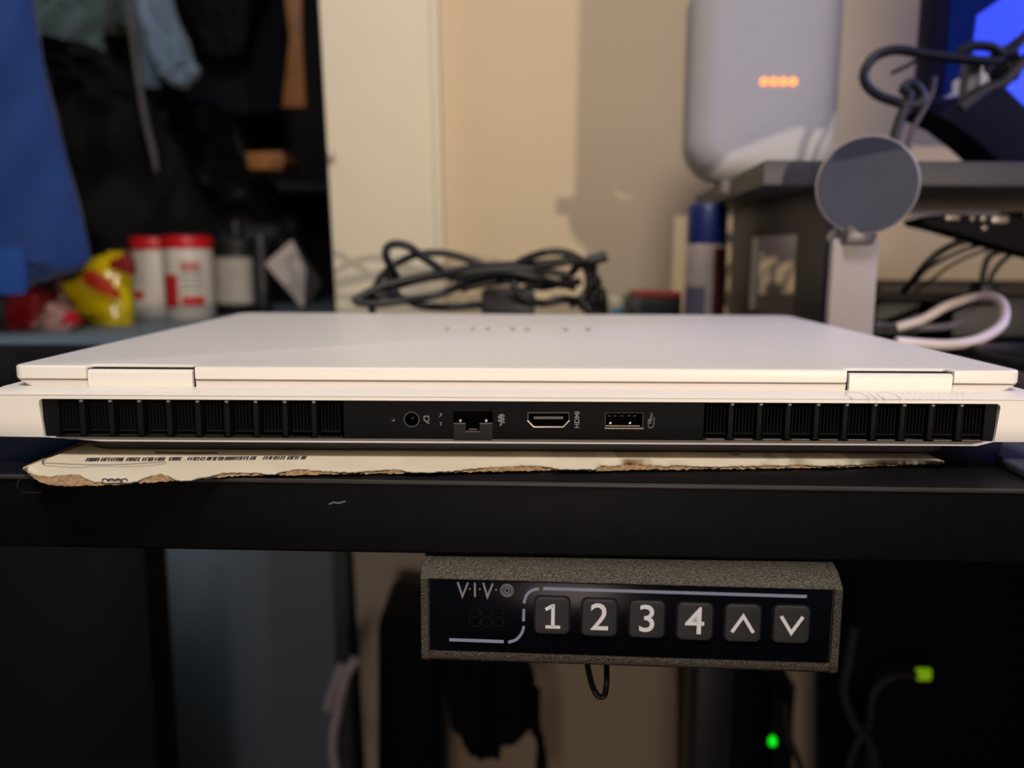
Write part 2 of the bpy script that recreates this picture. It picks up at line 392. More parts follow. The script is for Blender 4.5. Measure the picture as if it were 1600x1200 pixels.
# faint engraving on the rear deck, right
eg = bmesh.new()
def DX(px, py):
    q = WORLD[lap.name].inverted() @ G(px, py, zt+.0009); return (q.x, q.y)
gy0, gy1 = DX(1400, 621)[1], DX(1400, 614.5)[1]
for px0, px1 in ((1327, 1356), (1376, 1404)):
    a, c = DX(px0, 618)[0], DX(px1, 618)[0]
    hr(cr([(a+.001, gy0), (a, (gy0+gy1)/2), (a+.001, gy1), (c-.001, gy1), (c, (gy0+gy1)/2), (c-.001, gy0), (a+.001, gy0)], 4), .0003, eg)
a = DX(1366, 618)[0]; hr([(a, gy0), (a, gy1)], .0003, eg)
for k, yy in enumerate((gy0+.0008, gy1-.0008)):
    xs = DX(1416, 618)[0]
    for i in range(11):
        hr([(xs+i*.0021, yy-.0005), (xs+i*.0021+.0012, yy+.0006)], .00025, eg)
eg.transform(MF)
for v in eg.verts:
    v.co.z = zt+.0003 + (zd-zt-.0003)*(v.co.y-.0006)/.0079 + .00004 + (v.co.z-z1-.00012)*.3
bmesh.ops.recalc_face_normals(eg, faces=eg.faces[:])
part('deck_engraving', eg, mat('engraving', (205, 196, 200), .5), lap, 'faint engraved lettering beside the right hinge')
# vents
part('vent_back', box(x0+.0006, x1-.0006, .0066, .0074, zb-.0004, zk+.0002), m_dark, lap)
cL, cR = HX(537), HX(1100)
lip = plate([[(HX(84), zb+.0001), (HX(1540), zb+.0001), (HX(1520), zb-.0007), (HX(105), zb-.0007)]], -.0001, .0064)
part('vent_sill', lip, mat('sill_grey', (98, 94, 90), .5), lap, 'thin grey lip under the openings')
part('end_blank', box(x0+.0006, HX(90), .0012, .0064, zb, zk), m_rib, lap)
part('end_blank', box(HX(1541), x1-.0006, .0012, .0064, zb, zk), m_rib, lap)
pitch = HX(172)-HX(126.5)
ribm = None; finm = None; tabm = None
def rib_bm():
    b = bmesh.new(); box(-.0009, .0009, .0008, .0062, zb+.0002, zk-.0001, .0002, 1, b); return b
def fin_bm():
    b = bmesh.new(); box(-.00009, .00009, .0028, .0064, zb+.0021, zk-.0018, 0, 1, b); return b
def mk(name, me, x, parent, m=None):
    o = bpy.data.objects.new(name, me); C.objects.link(o); o.parent = parent; o.location.x = x
    WORLD[o.name] = WORLD[parent.name]; return o
rme = to_mesh(rib_bm()); rme.materials.append(m_rib)
fme = to_mesh(fin_bm()); fme.materials.append(mat('fin_grey', (14, 14, 16), .7, .0, spec=.2))
tme = to_mesh(box(-.00055, .00055, .0002, .001, zk-.0011, zk-.0004, .0001, 1)); tme.materials.append(mat('tab_grey', (120, 118, 118), .5))
sme = to_mesh(box(-.0031, .0031, .0010, .0016, zb+.0001, zb+.00045, 0, 1)); sme.materials.append(mat('strip_grey', (120, 112, 104), .4))
fbm = to_mesh(box(-.0034, .0034, .0026, .0064, zb+.0018, zb+.0021, 0, 1)); fbm.materials.append(mat('fin_grey', (14, 14, 16), .7, .0, spec=.2))
for side, xs, sgn in (('l', [126.5+45.4*i for i in range(9)], 1), ('r', [1143+44.8*i for i in range(9)], -1)):
    X = [HX(p) for p in xs]
    vent = part('vent_grille', box(min(X)-.0088 if sgn > 0 else cR+.0002, cL-.0002 if sgn > 0 else max(X)+.0088, .0060, .0065, zb, zk), m_dark, lap)
    for x in X:
        mk('rib', rme, x, vent); mk('tab', tme, x+.0002, vent)
    bays = [x-.0047*1.0 for x in X] + [X[-1]+.0052]
    for x in bays:
        for k in range(6): mk('fin', fme, x+(k-2.5)*.00125*(.95), vent)
        mk('fin_support', fbm, x, vent)
        if sgn < 0: mk('light_strip', sme, x-.0004, vent)
# port panel
def circh(px, py, r): x, z = H(px, py); return circ(x, z, r, 32)
def rh(px0, px1, py0, py1, r): 
    a = H(px0, py1); c = H(px1, py0); return rrect(a[0], c[0], a[1], c[1], r, 4)
hd = [H(p, q) for p, q in ((824, 644), (890, 644), (890, 657), (880, 667), (834, 667), (824, 657))]
rj = [H(p, q) for p, q in ((708, 643), (770, 643), (770, 661), (749, 661), (749, 672), (728, 672), (728, 661), (708, 661))]
dc_ = H(643, 655.5)
panel = part('port_panel', plate([[(cL, zb+.0002), (cR, zb+.0002), (cR, zk-.0003), (cL, zk-.0003)], circ(dc_[0], dc_[1], .0024), rj, hd, rh(945, 1006, 645, 669, .0002)], .0003, .0045), m_black, lap)
ring = plate([circ(dc_[0], dc_[1], .0027), circ(dc_[0], dc_[1], .00245)], .0001, .004)
pj = part('power_jack', ring, mat('jack_ring', (52, 52, 54), .35, .4), lap)
pn = lathe([(.0005, 0), (.0005, .003), (.0002, .0036)], 0, 0, 0, 16); pn.transform(Matrix.Translation((dc_[0]+.0002, .0046, dc_[1]+.0002)) @ Matrix.Rotation(PI/2, 4, 'X'))
part('pin', pn, mat('pin_grey', (70, 70, 75), .4, .5), pj)
part('port_back', box(cL, cR, .0045, .0048, zb+.0002, zk-.0003), m_dark, lap)
# ethernet jaw
net = part('ethernet_port', plate([[H(p, q) for p, q in ((709, 662), (727.5, 662), (727.5, 672.5), (749.5, 672.5), (749.5, 662), (769.5, 662), (769.5, 688), (709, 688))]], -.0001, .0015), mat('jaw_black', (15, 15, 16), .6, spec=.3), lap)
for a, c in (((709, 661.6), (727.5, 661.6)), ((749.5, 661.6), (769.5, 661.6)), ((728, 674.4), (749, 674.4)), ((733, 671), (745, 671))):
    part('edge', ribbon([H(*a), H(*c)], .00022, -.00015, .001), mat('edge_grey', (86, 84, 82), .4), net)
for px in (719, 759.5):
    x, z = H(px, 658.5); part('contact', box(x-.0004, x+.0004, .001, .002, z-.00045, z+.00045, .0001), mat('contact_silver', (170, 168, 160), .4, .3), net)
# hdmi shell and tongue
hs = part('video_port', plate([[H(p, q, .001) for p, q in ((822.5, 643), (891.5, 643), (891.5, 657.5), (881, 669), (833, 669), (822.5, 657.5))], [H(p, q, .001) for p, q in ((826, 645.5), (888, 645.5), (888, 656), (879, 665.5), (835, 665.5), (826, 656))]], .0005, .0042), mat('shell_dark', (46, 43, 41), .4, .6), lap, 'six-sided metal-lined port')
part('tongue', plate([[H(p, q, .001) for p, q in ((834, 651), (880, 651), (880, 655), (834, 655))]], .0012, .0042), mat('tongue_grey', (72, 68, 68), .5), hs)
part('shell_edge', ribbon([H(p, q) for p, q in ((824, 657), (834, 667.3), (880, 667.3), (890, 657))], .0003, .00015, .0012), m_chrome, hs, 'bright metal lower rim')
# usb
us = part('usb_port', plate([rh(944, 1007, 644, 670.5, .0002), rh(946.5, 1004.5, 646, 667, .0001)], .0003, .0042), mat('usb_shell', (36, 33, 30), .4, .6), lap)
a, c = H(945, 665.5), H(1000, 665.8)
part('shell_edge', ribbon([a, c], .00022, .0004, .001), m_chrome, us); a, c = H(945, 669.5), H(1006, 669.8)
part('shell_edge', ribbon([a, c], .00025, .0001, .0008), m_chrome, us)
for px in (954, 985):
    x, z = H(px, 662); part('spring', box(x-.0004, x+.0004, .001, .002, z-.0004, z+.0003, .0001), m_chrome, us)
for px in (953, 962, 973, 984, 993):
    x, z = H(px, 651.5); part('contact', box(x-.0005, x+.0005, .002, .003, z-.0001, z+.0001), mat('contact_dim', (60, 58, 60), .4), us)
# printed marks
def pr(name, bm, lbl=None): return part(name, bm, m_print, panel, lbl, smooth=None)
x, z = H(902, 656); pr('video_lettering', text('HDMI', .0024, x, z, .0001, .00032, PI/2, bold=.00003, spacing=1.0), 'HDMI lettering turned on its side')
x, z = H(1015.5, 659); pr('speed_lettering', text('10', .0018, x, z, .0001, .00032, PI/2, bold=.00003), 'tiny 10 lettering turned on its side')
x, z = H(1017.5, 650.5); pr('speed_lettering', text('Gbps', .0012, x, z, .0001, .00032, PI/2), None)
b = ribbon([H(p, q) for p, q in cr([(1013, 663), (1014, 668), (1018, 668.5), (1021, 665), (1022, 656), (1022, 652)], 4)], .0002, .0001, .00032); pr('speed_swoosh', b)
b = bmesh.new()
for row in ([(780, 649), (786, 648)], [(780, 653), (786, 653)], [(780, 658), (786, 657)], [(782, 663), (784, 664)], [(783, 650), (783, 662)]):
    ribbon([H(*p) for p in row], .0005, .0001, .00032, b)
for p in ((779.5, 651.5), (787, 650), (779.5, 657), (787, 655), (787, 660), (782, 664)):
    x, z = H(*p); box(x-.0003, x+.0003, .0001, .00032, z-.0003, z+.0003, 0, 1, b)
pr('network_mark', b)
b = bmesh.new()
ribbon([H(*p) for p in [(662, 651), (670, 651), (670, 657), (666.5, 659), (663, 657), (662, 651)]], .00028, .0001, .00032, b)
ribbon([H(*p) for p in [(664.5, 649), (664.5, 651)]], .00026, .0001, .00032, b); ribbon([H(*p) for p in [(668, 649), (668, 651)]], .00026, .0001, .00032, b)
ribbon([H(*p) for p in [(666, 659), (668, 661), (671, 661)]], .00028, .0001, .00032, b); pr('plug_mark', b)
for pts in ([(612, 658), (616, 657.5), (615, 654)], [(686, 651), (690, 649), (688, 646), (691, 647)], [(687, 660), (690, 661), (688, 663), (690, 665)]):
    pr('tiny_mark', ribbon([H(*p) for p in pts], .00022, .0001, .00032))

# ------------------------------------------------------------ cardboard
Wp = [(36,733,733),(44,738,739),(52,741,746),(62,743,753),(75,744,757),(88,743,759),(100,742,759),(114,741,760),(125,742,759),(135,748,759),(148,752,759),(160,753,758),(176,753,758),(190,753,757),(205,753,756),(215,752,755),(225,747,754),(240,742,753),(250,740,753),(262,743,752),(275,750,751),(288,750,751),(300,749,750),(315,746,748),(330,744,747),(350,738,745),(375,738,744),(400,738,743),(420,740,742),(430,741,742),(445,735,743),(457,734,743),(470,732,742),(485,734,742),(500,735,741),(530,737,741),(560,737,740),(580,735,740),(600,734,739),(610,733,740),(620,733,740),(635,736,739),(650,737,739),(675,737,739),(700,736,739),(720,734,738),(735,732,738),(750,731,737),(775,729,737),(800,728,736),(825,727,736),(850,728,735),(870,732,735),(900,733,735),(930,733,736),(940,727,736),(950,727,736),(960,728,735),(980,724,735),(1000,724,734),(1020,726,734),(1040,728,734),(1065,726,734),(1090,728,733),(1130,729,733),(1150,727,733),(1170,728,732),(1195,726,732),(1220,727,732),(1240,725,731),(1260,726,731),(1290,727,731),(1320,726,730),(1350,725,729),(1380,723,728),(1420,724,727),(1440,724,727),(1460,723,726),(1475,721,725)]
zc = .0034
card = thing('cardboard_sheet', 'torn white printed cardboard piece lying under the laptop', 'cardboard', (0, .33, .0))
b = bmesh.new()
rowsW = []
def foldy(px):                                    # where the sheet starts to bend towards its torn edge
    return 716+ (px<250)*0 + 0
W2 = []
for i in range(len(Wp)-1):                        # densify with jitter
    (xa, wa, ba), (xb, wb, bb_) = Wp[i], Wp[i+1]; n = max(1, int((xb-xa)/4))
    for k in range(n):
        t = k/n; W2.append((xa+(xb-xa)*t, wa+(wb-wa)*t+random.uniform(-.9, .7), ba+(bb_-ba)*t+random.uniform(-.25, .25)))
W2.append(Wp[-1])
grid = []
for (px, wy, by) in W2:
    ftop = 717 if px > 70 else 717+(70-px)*.45
    if px > 1430: ftop = 716+(px-1430)*.09
    e = G(px, wy, .0016); f_ = G(px, ftop, zc)
    bx = min(max(f_.x, G(100, 700, zc).x*1.02), G(1437, 705, zc).x) if True else 0
    Yb = .37
    if px < 110: bk = Vector((f_.x + (110-px)*.0000, f_.y + .0015 + (px-36)*.0003, zc)); 
    else: bk = Vector((f_.x, .37, zc))
    if px > 1437: bk = G(1437+(px-1437)*.95, 705+(px-1437)*.40, zc)
    if px < 110:
        t = (px-36)/74; bk = G(36+t*74+ (t*26), 731-t*38 , zc)
    col = [bk]
    for s in (.33, .66): col.append(bk.lerp(f_, s))
    col.append(f_)
    for s in (.35, .7): q = f_.lerp(e, s); q.z += .0004*math.sin(px*.05)*(1-s) + .0002*noise.noise(Vector((px*.05, s*3, 0))); col.append(q)
    col.append(e)
    grid.append(col)
TH = .0003
tv = [[b.verts.new(p) for p in c] for c in grid]; bv = [[b.verts.new(p-Vector((0, 0, TH))) for p in c] for c in grid]
nC = len(grid[0])
for i in range(len(grid)-1):
    for j in range(nC-1):
        b.faces.new((tv[i][j], tv[i][j+1], tv[i+1][j+1], tv[i+1][j])); b.faces.new((bv[i][j], bv[i+1][j], bv[i+1][j+1], bv[i][j+1]))
    b.faces.new((tv[i][0], tv[i+1][0], bv[i+1][0], bv[i][0])); b.faces.new((tv[i][-1], bv[i][-1], bv[i+1][-1], tv[i+1][-1]))
for i in (0, -1):
    for j in range(nC-1): b.faces.new((tv[i][j], bv[i][j], bv[i][j+1], tv[i][j+1]))
bmesh.ops.recalc_face_normals(b, faces=b.faces[:])
part('white_liner', b, mat('card_white', (228, 216, 190), .75, noise_amt=.03, scale=60, bump=.35, bscale=260), card, world=True, smooth=60)
# brown torn core
b = bmesh.new(); cols = []
NJ = 7
for i, (px, wy, by) in enumerate(W2):
    wy_ = min(wy+.3, by-.5); by += 1.0*noise.noise(Vector((px*.25, 0, 7)))
    a = G(px, wy_-2.5, .0013); c = G(px, by, .0007)
    base = Vector((a.x, a.y+.01, .0001))
    up = [a.lerp(c, j/(NJ-1)) for j in range(NJ)]
    for j, q in enumerate(up):
        if j == 0: continue
        nz = noise.noise(Vector((px*.11, j*.9, 3.1))); q.y -= .0011*max(0, nz+.2) if 0 < j < NJ-1 else 0
        q.z += .0004*noise.noise(Vector((px*.21, j*1.7, 1.3)))
        q.z = max(.0003, .0013-.0006*(j/(NJ-1))**1.2 + (.0005*noise.noise(Vector((px*.3, j*1.7, 1.3))) if j > 1 else 0))
    cols.append([Vector((a.x, .34, .0012))] + up + [Vector((c.x, c.y+.004, .0002)), Vector((c.x, .34, .0001))])
vv = [[b.verts.new(p) for p in c] for c in cols]
for i in range(len(vv)-1):
    for j in range(len(vv[0])): 
        k = (j+1) % len(vv[0]); b.faces.new((vv[i][j], vv[i][k], vv[i+1][k], vv[i+1][j]))
b.faces.new(vv[0]); b.faces.new(vv[-1][::-1]); bmesh.ops.recalc_face_normals(b, faces=b.faces[:])
part('torn_core', b, mat('card_brown', (172, 138, 98), .95, noise_amt=.5, scale=700, bump=1.0, bscale=900), card, 'brown fibrous torn edge', world=True, smooth=30)
# print on the sheet
def on_card(pts, wd):
    g = [G(x, y, zc) for x, y in pts]
    bb = ribbon([(p.x, p.y) for p in g], wd, 0, .00012); bb.transform(Matrix.Translation((0, 0, zc+.0001)) @ Matrix(((1, 0, 0, 0), (0, 0, 1, 0), (0, 1, 0, 0), (0, 0, 0, 1)))); bmesh.ops.recalc_face_normals(bb, faces=bb.faces[:]); return bb
mi = mat('card_ink', (62, 56, 72), .8)
part('printed_line', on_card(cr([(72, 718.5), (67, 720), (67, 723), (72, 724.2), (110, 726)], 6)+cr([(112, 726.1), (150, 727), (200, 726), (260, 722.5)], 6), .0004), mi, card, world=True)
gx0, gx1 = G(135, 719, zc), G(318, 717, zc)
b = text('oneuoɥdoɹɔıɯ'[:0] or 'mm mmmm mmmmmmm mmmmmmm', .004, 0, 0, 0, .0001)
xs = [v.co.x for v in b.verts]; sc = (gx1.x-gx0.x)/(max(xs)-min(xs))
b.free()
bb = bmesh.new(); xx = 136
while xx < 480:
    wdt = random.uniform(2.2, 5); y_ = 719.5 - (xx-136)*.009
    if random.random() > .12:
        k_ = random.choice((0, 1, 2)); y_ -= 1.2
        join(bb, on_card([(xx-1.5, y_+2.2), (xx+1.5, y_-2.0)], .00045))
        if k_ != 1: join(bb, on_card([(xx+1.3, y_-1.9), (xx+wdt-.3, y_-1.7)], .0003))
        if k_ == 2: join(bb, on_card([(xx-1.2, y_+2.0), (xx+wdt-2, y_+2.0)], .0003))
    xx += wdt
part('printed_lettering', bb, mi, card, 'small dark lettering seen at a grazing angle', world=True, kind='stuff')
bb = on_card([(243, 707.5), (260, 707.8), (300, 708.3), (340, 708)], .0012); part('printed_line', bb, mi, card, world=True)
p0 = G(180, 753, .0016); 
def on_front(pts, wd):
    g = [G(x, y, .0017) for x, y in pts]
    bb = ribbon([(p.x, p.y) for p in g], wd, 0, .0002); bb.transform(Matrix.Translation((0, 0, .00195)) @ Matrix(((1, 0, 0, 0), (0, 0, 1, 0), (0, 1, 0, 0), (0, 0, 0, 1)))); bmesh.ops.recalc_face_normals(bb, faces=bb.faces[:]); return bb
bb = bmesh.new()
for k, xc in enumerate((164, 174, 184.5, 194.5)):
    join(bb, on_front(cr([(xc-4, 752.6), (xc-3.6, 750.6), (xc, 749.6), (xc+3.6, 750.6), (xc+4, 752.6)], 4), .00035))
    if k in (1, 2): join(bb, on_front([(xc-3, 752), (xc+3, 752)], .0003))
part('torn_word', bb, mi, card, 'tops of the letters of the word open, torn through', world=True)
part('printed_spot', on_card([(1143, 711), (1155, 710.5)], .001), mat('card_red', (110, 30, 32), .8), card, world=True)
fb = cr([G(36, 741, .001), G(38, 752, .0005)+Vector((0, -.004, 0)), G(45, 763, -.002)+Vector((0, -.004, 0)), G(75, 764, -.003)+Vector((0, -.004, 0))], 6)
part('loose_fibre', tube([G(56, 744, .001)] + fb, .00006, res=1), mat('fibre', (70, 62, 56), .9), card, world=True)

# dark mousepad edge at the right
mp0 = G(1560, 705, .003)
b = bmesh.new()
t0 = [G(1556, 716, .0025), G(1600, 738, .0025), G(1700, 770, .0025), G(1700, 690, .0025), G(1566, 690, .0025)]
b = hplate([[(p.x, p.y) for p in t0]], 0, .0035, .001)
solo('mouse_mat', b, mat('mat_weave', (58, 60, 74), .9, noise_amt=.7, scale=1600, bump=1, bscale=1500), 'dark speckled mat corner on the desk right of the laptop', 'mat')

# ------------------------------------------------------------ desk controller
cy = .2605; cyaw = math.radians(-3.4)
ctl = thing('desk_controller', 'black height control panel with numbered buttons fixed under the desk edge', 'control panel', (.0385, cy, -.0615), cyaw)
MC = WORLD[ctl.name]
def K(px, py, y=0): return hit(px, py, MC, y)
kx0, kx1 = K(662, 950)[0], K(1309, 970)[0]
zT, zF, zB, z0 = K(985, 866)[1]+0, K(985, 913)[1], K(985, 1030)[1], 0
zF = K(985, 913)[1]; zB = K(985, 1027)[1]; ztop = -.0257+.0615
prof = [(.013, ztop), (.009, ztop-.0003), (.0045, ztop-.0017), (.0015, ztop-.0038), (0, zF+.0003), (0, zF), (.0009, zF), (.0009, zB), (0, zB), (-.0002, zB-.0012), (.0001, zB-.0026), (.0012, zB-.0036), (.004, zB-.0045), (.04, zB-.005), (.04, ztop)]
b = bmesh.new()
e = .0016
L_ = [b.verts.new((kx0+e, y, z)) for y, z in prof]; R_ = [b.verts.new((kx1-e, y, z)) for y, z in prof]
for i in range(len(prof)): j = (i+1) % len(prof); b.faces.new((L_[i], L_[j], R_[j], R_[i]))
b.faces.new(L_); b.faces.new(R_[::-1]); bmesh.ops.recalc_face_normals(b, faces=b.faces[:])
part('casing', b, m_ctl, ctl, smooth=35)
for xa, xb in ((kx0-.0008, kx0+e), (kx1-e, kx1+.0008)):
    op = [(y-.0006 if y < .03 else y, z) for y, z in prof if (y, z) not in ((.0009, zF), (.0009, zB))]
    b = bmesh.new(); L_ = [b.verts.new((xa, y, z)) for y, z in op]; R_ = [b.verts.new((xb, y, z)) for y, z in op]
    for i in range(len(op)): j = (i+1) % len(op); b.faces.new((L_[i], L_[j], R_[j], R_[i]))
    b.faces.new(L_); b.faces.new(R_[::-1]); bmesh.ops.recalc_face_normals(b, faces=b.faces[:])
    part('end_cap', b, m_ctl, ctl, smooth=35)
part('face_panel', box(kx0+e+.0003, kx1-e-.0003, .0003, .0011, zB+.0003, zF-.0003, .0001), m_gloss, ctl, 'glossy dark blue-black panel')
fp = ctl
def key(px, py, sym, lbl):
    x, z = K(px, py, -.001)
    w2, h2 = .0056, .0062
    k_ = part('button', plate([rrect(x-w2, x+w2, z-h2, z+h2, .0018, 6)], -.0009, .0006, .0004), m_key, ctl, lbl)
    part('button_rim', plate([rrect(x-w2-.0004, x+w2+.0004, z-h2-.0004, z+h2+.0004, .0021, 6)], .0001, .0005), mat('film_rim', (22, 22, 26), .15, coat=.5), k_)
    y0, y1 = -.00105, -.00085
    if sym in '1234': g = (ribbon([(x-.0021, z+.0022), (x+.0003, z+.0037)], .0011, y0, y1, ribbon([(x+.0003, z+.0041), (x+.0003, z-.0036)], .00115, y0, y1, ribbon([(x-.0021, z-.0037), (x+.0027, z-.0037)], .001, y0, y1))) if sym == '1' else text(sym, .0130, x, z, y0, y1, bold=.00006))
    elif sym == '^': g = ribbon([(x-.0034, z-.0029), (x, z+.0026), (x+.0034, z-.0029)], .0011, y0, y1)
    else: g = ribbon([(x-.0034, z+.0029), (x, z-.0026), (x+.0034, z+.0029)], .0011, y0, y1)
    part('symbol', g, m_legend, k_, smooth=None)
for a in ((862.5, 963, '1', 'button marked 1'), (936.5, 966.5, '2', 'button marked 2'), (1011, 969, '3', 'button marked 3'), (1086, 972.5, '4', 'button marked 4'), (1161, 975, '^', 'button with up arrow'), (1237, 977, 'v', 'button with down arrow')): key(*a)
def kl(pts, wd, name='marking', m=m_line, lbl=None, smooth_=False):
    pts = [K(*p) for p in (cr(pts, 6) if smooth_ else pts)]
    return part(name, ribbon(pts, wd, .0001, .00032), m, ctl, lbl, smooth=None)
kl([(849, 920), (1261, 932.5)], .0010)
kl([(702, 1000), (787, 1003)], .0010)
kl([(842, 920.5), (832, 922.5), (823, 930), (818.5, 943)], .0009, smooth_=True)
kl([(818.5, 952), (818, 971)], .0009)
kl([(818.5, 979), (815, 990), (806, 1000), (794, 1004)], .0009, smooth_=True)
ml = mat('brand_grey', (150, 148, 150), .5)
kl([(715, 910), (722.5, 932), (731, 911)], .0006, 'lettering', ml)
kl([(742, 911), (742, 933)], .0006, 'lettering', ml)
kl([(755, 911), (761.5, 933), (770, 912)], .0006, 'lettering', ml)
for px, py in ((734, 920.5), (749.5, 921), (775, 922)):
    x, z = K(px, py); part('lettering_dot', plate([circ(x, z, .00028, 12)], .0001, .00032), ml, ctl)
x, z = K(792, 923)
for r0, r1 in ((.0022, .00195), (.0016, .00135), (.0009, .0006)):
    part('lettering_ring', plate([circ(x, z, r0, 32), circ(x, z, r1, 32)], .0001, .00032), ml, ctl, smooth=None)
for px in (742, 761, 779):                           # unlit seven-segment digits
    b = bmesh.new()
    for s in ([(-6, -14), (6, -14)], [(-6, 0), (6, 0)], [(-6, 14), (6, 14)], [(-8, -12), (-8, -2)], [(8, -12), (8, -2)], [(-8, 2), (-8, 12)], [(8, 2), (8, 12)]):
        ribbon([K(px+u, 965+v) for u, v in s], .0006, .0001, .00032, b)
    part('display_digit', b, m_seg, ctl, smooth=None)
p = [P(918, 1040, .29), P(925, 1070, .30), P(935, 1088, .30), P(945, 1085, .30), P(948, 1060, .30), P(947, 1030, .31), P(945, 1000, .32)]
part('cable', tube(cr(p, 6), .0011, kind='POLY'), m_cable, ctl, 'thin black cable looping down', world=True)

# ------------------------------------------------------------ riser, speaker, monitor
RZ = .0565+CAMZ
c0 = P(1195, 247, .545); cb = P(1087, 306, .89)
ry = 0.02
rt = thing('monitor_riser', 'dark grey desk riser standing on the right behind the laptop', 'riser', (.5, .7, 0))
x0_, x1_ = c0.x, cb.x
b = hplate([[(c0.x, .545), (1.25, .545), (1.25, .90), (cb.x, .89)]], RZ-.0155, RZ, .0012)
part('shelf_board', b, m_riser, rt, world=True)
zr = RZ-.0158
def yz_frame(xa, xb, loops):
    b = plate([[(y, z) for y, z in lp] for lp in loops], xa, xb, .0008); b.transform(Matrix(((0, 1, 0, 0), (1, 0, 0, 0), (0, 0, 1, 0), (0, 0, 0, 1))))
    bmesh.ops.recalc_face_normals(b, faces=b.faces[:]); return b
fr_ = [[(.56, .0005), (.80, .0005), (.80, zr), (.56, zr)], [(.618, .026), (.715, .026), (.715, .088), (.618, .088)]]
part('leg', join(yz_frame(.203, .211, [fr_[0], [(.618, .026), (.735, .026), (.735, .088), (.618, .088)]]), box(.2112, .236, .56, .58, .0005, zr, .0005)), m_riserm, rt, 'open rectangular side frame', world=True)
part('leg', yz_frame(1.16, 1.19, fr_), m_riserm, rt, world=True)
t = P(1139, 291, .68); part('edge_sticker', box(t.x-.006, t.x+.002, .675, .685, t.z-.006, t.z+.004, .0005), mat('sticker', (150, 135, 130), .6), rt, world=True)

# smart speaker
YS = .725
sc_ = P(1203, 150, YS); sp = thing('smart_speaker', 'light grey fabric speaker with four orange lights on the riser', 'speaker', (sc_.x, YS+.035, RZ), math.radians(-4))
MSp = WORLD[sp.name]
b = plate([rrect(-.0615, .0615, .0022, .176, (.034, .034, .030, .030), 10)], -.038, .034, .022, None, 8)
part('fabric_body', b, m_fabric, sp, smooth=60)
part('foot', box(-.03, .03, -.02, .02, 0, .006, .002), mat('rubber_grey', (130, 128, 126), .8), sp)
for px in (1194, 1209, 1224, 1239):
    x, z = hit(px, 127.5, MSp, -.0384)
    b = plate([circ(x, z, .0033, 20)], -.0386, -.0378); part('indicator_light', b, m_led, sp, 'orange glowing dot')

# white flat puck/cable on riser by the speaker
t = P(1290, 240, .66)
solo('white_plug', box(t.x-.022, t.x+.012, .655, .68, RZ, RZ+.009, .003), mat('plug_white', (225, 215, 210), .5), 'small white plug lying on the riser between speaker and charging disc', 'plug')

# monitor
MY = .68
m0 = P(1455, 100, MY).x
zb_ = P(1455, 176, MY).z
mon = thing('monitor', 'dark monitor with bright blue screen on the riser at the right edge', 'monitor', (m0+.30, MY+.05, RZ))
part('housing', box(m0, m0+.62, MY, MY+.03, zb_, zb_+.37, .003), mat('monitor_navy', (10, 14, 50), .6, spec=.2), mon, world=True)
xs0 = P(1478, 100, MY).x
m_scr = mat('screen_dark', (5, 9, 40), .3, emit=(4, 24, 92), estr=.75)
part('screen', box(xs0, m0+.612, MY-.001, MY+.002, P(1478, 168, MY).z, zb_+.362, .0005), m_scr, mon, 'dark navy part of the picture', world=True)
b = poly_prism([(1570, -6), (1527, 24), (1522, 60), (1521, 92), (1545, 110), (1570, 135), (1600, 165), (1800, 165), (1800, -80), (1620, -80)], MY-.0016, MY+.001)
part('screen_image', b, mat('screen_blue', (40, 60, 200), .3, emit=(56, 78, 228), estr=.95), mon, 'bright blue part of the picture', world=True)
# stand foot: a dark wedge down to the riser
b = poly_prism([(1441, 170), (1458, 160), (1500, 152), (1540, 140), (1570, 135), (1600, 164), (1640, 185), (1760, 190), (1760, 262), (1600, 262), (1560, 252), (1530, 224), (1490, 193)], MY-.045, MY-.003, .001)
for v in b.verts: v.co.z = max(v.co.z, RZ+.0003)
part('stand_foot', b, mat('foot_navy', (8, 10, 30), .8, spec=.15), mon, world=True)
part('stand_base', box(m0+.14, m0+.50, MY-.002, MY+.18, RZ, RZ+.008, .002), m_bplast, mon, world=True)
# cables hanging in front of the monitor
def cab(name, pts, r, m, lbl, cat='cable', group=None):
    return solo(name, tube(cr([tuple(P(*p)) for p in pts], 8), r, kind='POLY'), m, lbl, cat, group=group or {'looped_cable': 'cables around the monitor', 'hub_cable': 'cables from the hub'}.get(name))
m_cabn = mat('cable_navy', (22, 22, 34), .5)
cab('looped_cable', [(1560, 98, .60), (1500, 92, .60), (1450, 86, .60), (1400, 78, .60), (1365, 90, .60), (1350, 118, .60), (1362, 142, .60), (1395, 158, .60), (1432, 163, .60), (1442, 150, .60), (1425, 130, .60), (1412, 140, .60), (1420, 150, .60), (1405, 190, .60), (1397, 218, .60), (1393, 244, .60)], .0034, m_cabn, 'thick dark cable making an open loop left of the blue screen')
cab('looped_cable', [(1438, 90, .60), (1415, 104, .60), (1393, 114, .60)], .0014, m_cabn, 'short thin cable end poking into the open loop')
cab('looped_cable', [(1460, 120, .60), (1456, 145, .60), (1443, 172, .60), (1425, 205, .60), (1419, 232, .60), (1424, 246, .60)], .0017, mat('cable_grey', (70, 64, 74), .5), 'thin grey cable hanging to the riser right of the loop')
cab('looped_cable', [(1500, 80, .60), (1522, 72, .60), (1550, 74, .60), (1572, 84, .60), (1600, 58, .60), (1640, 20, .60)], .0032, m_cabn, 'dark cable crossing the blue screen upward to the right')
cab('looped_cable', [(1540, 110, .60), (1560, 95, .60), (1580, 72, .60), (1605, 55, .60), (1640, 40, .60)], .0026, m_cabn, 'dark cable crossing the blue screen under the thicker one')
cab('looped_cable', [(1500, 170, .60), (1540, 140, .60), (1568, 128, .60), (1600, 95, .60), (1640, 75, .60)], .0042, m_cabn, 'lowest thick cable crossing the screen corner')
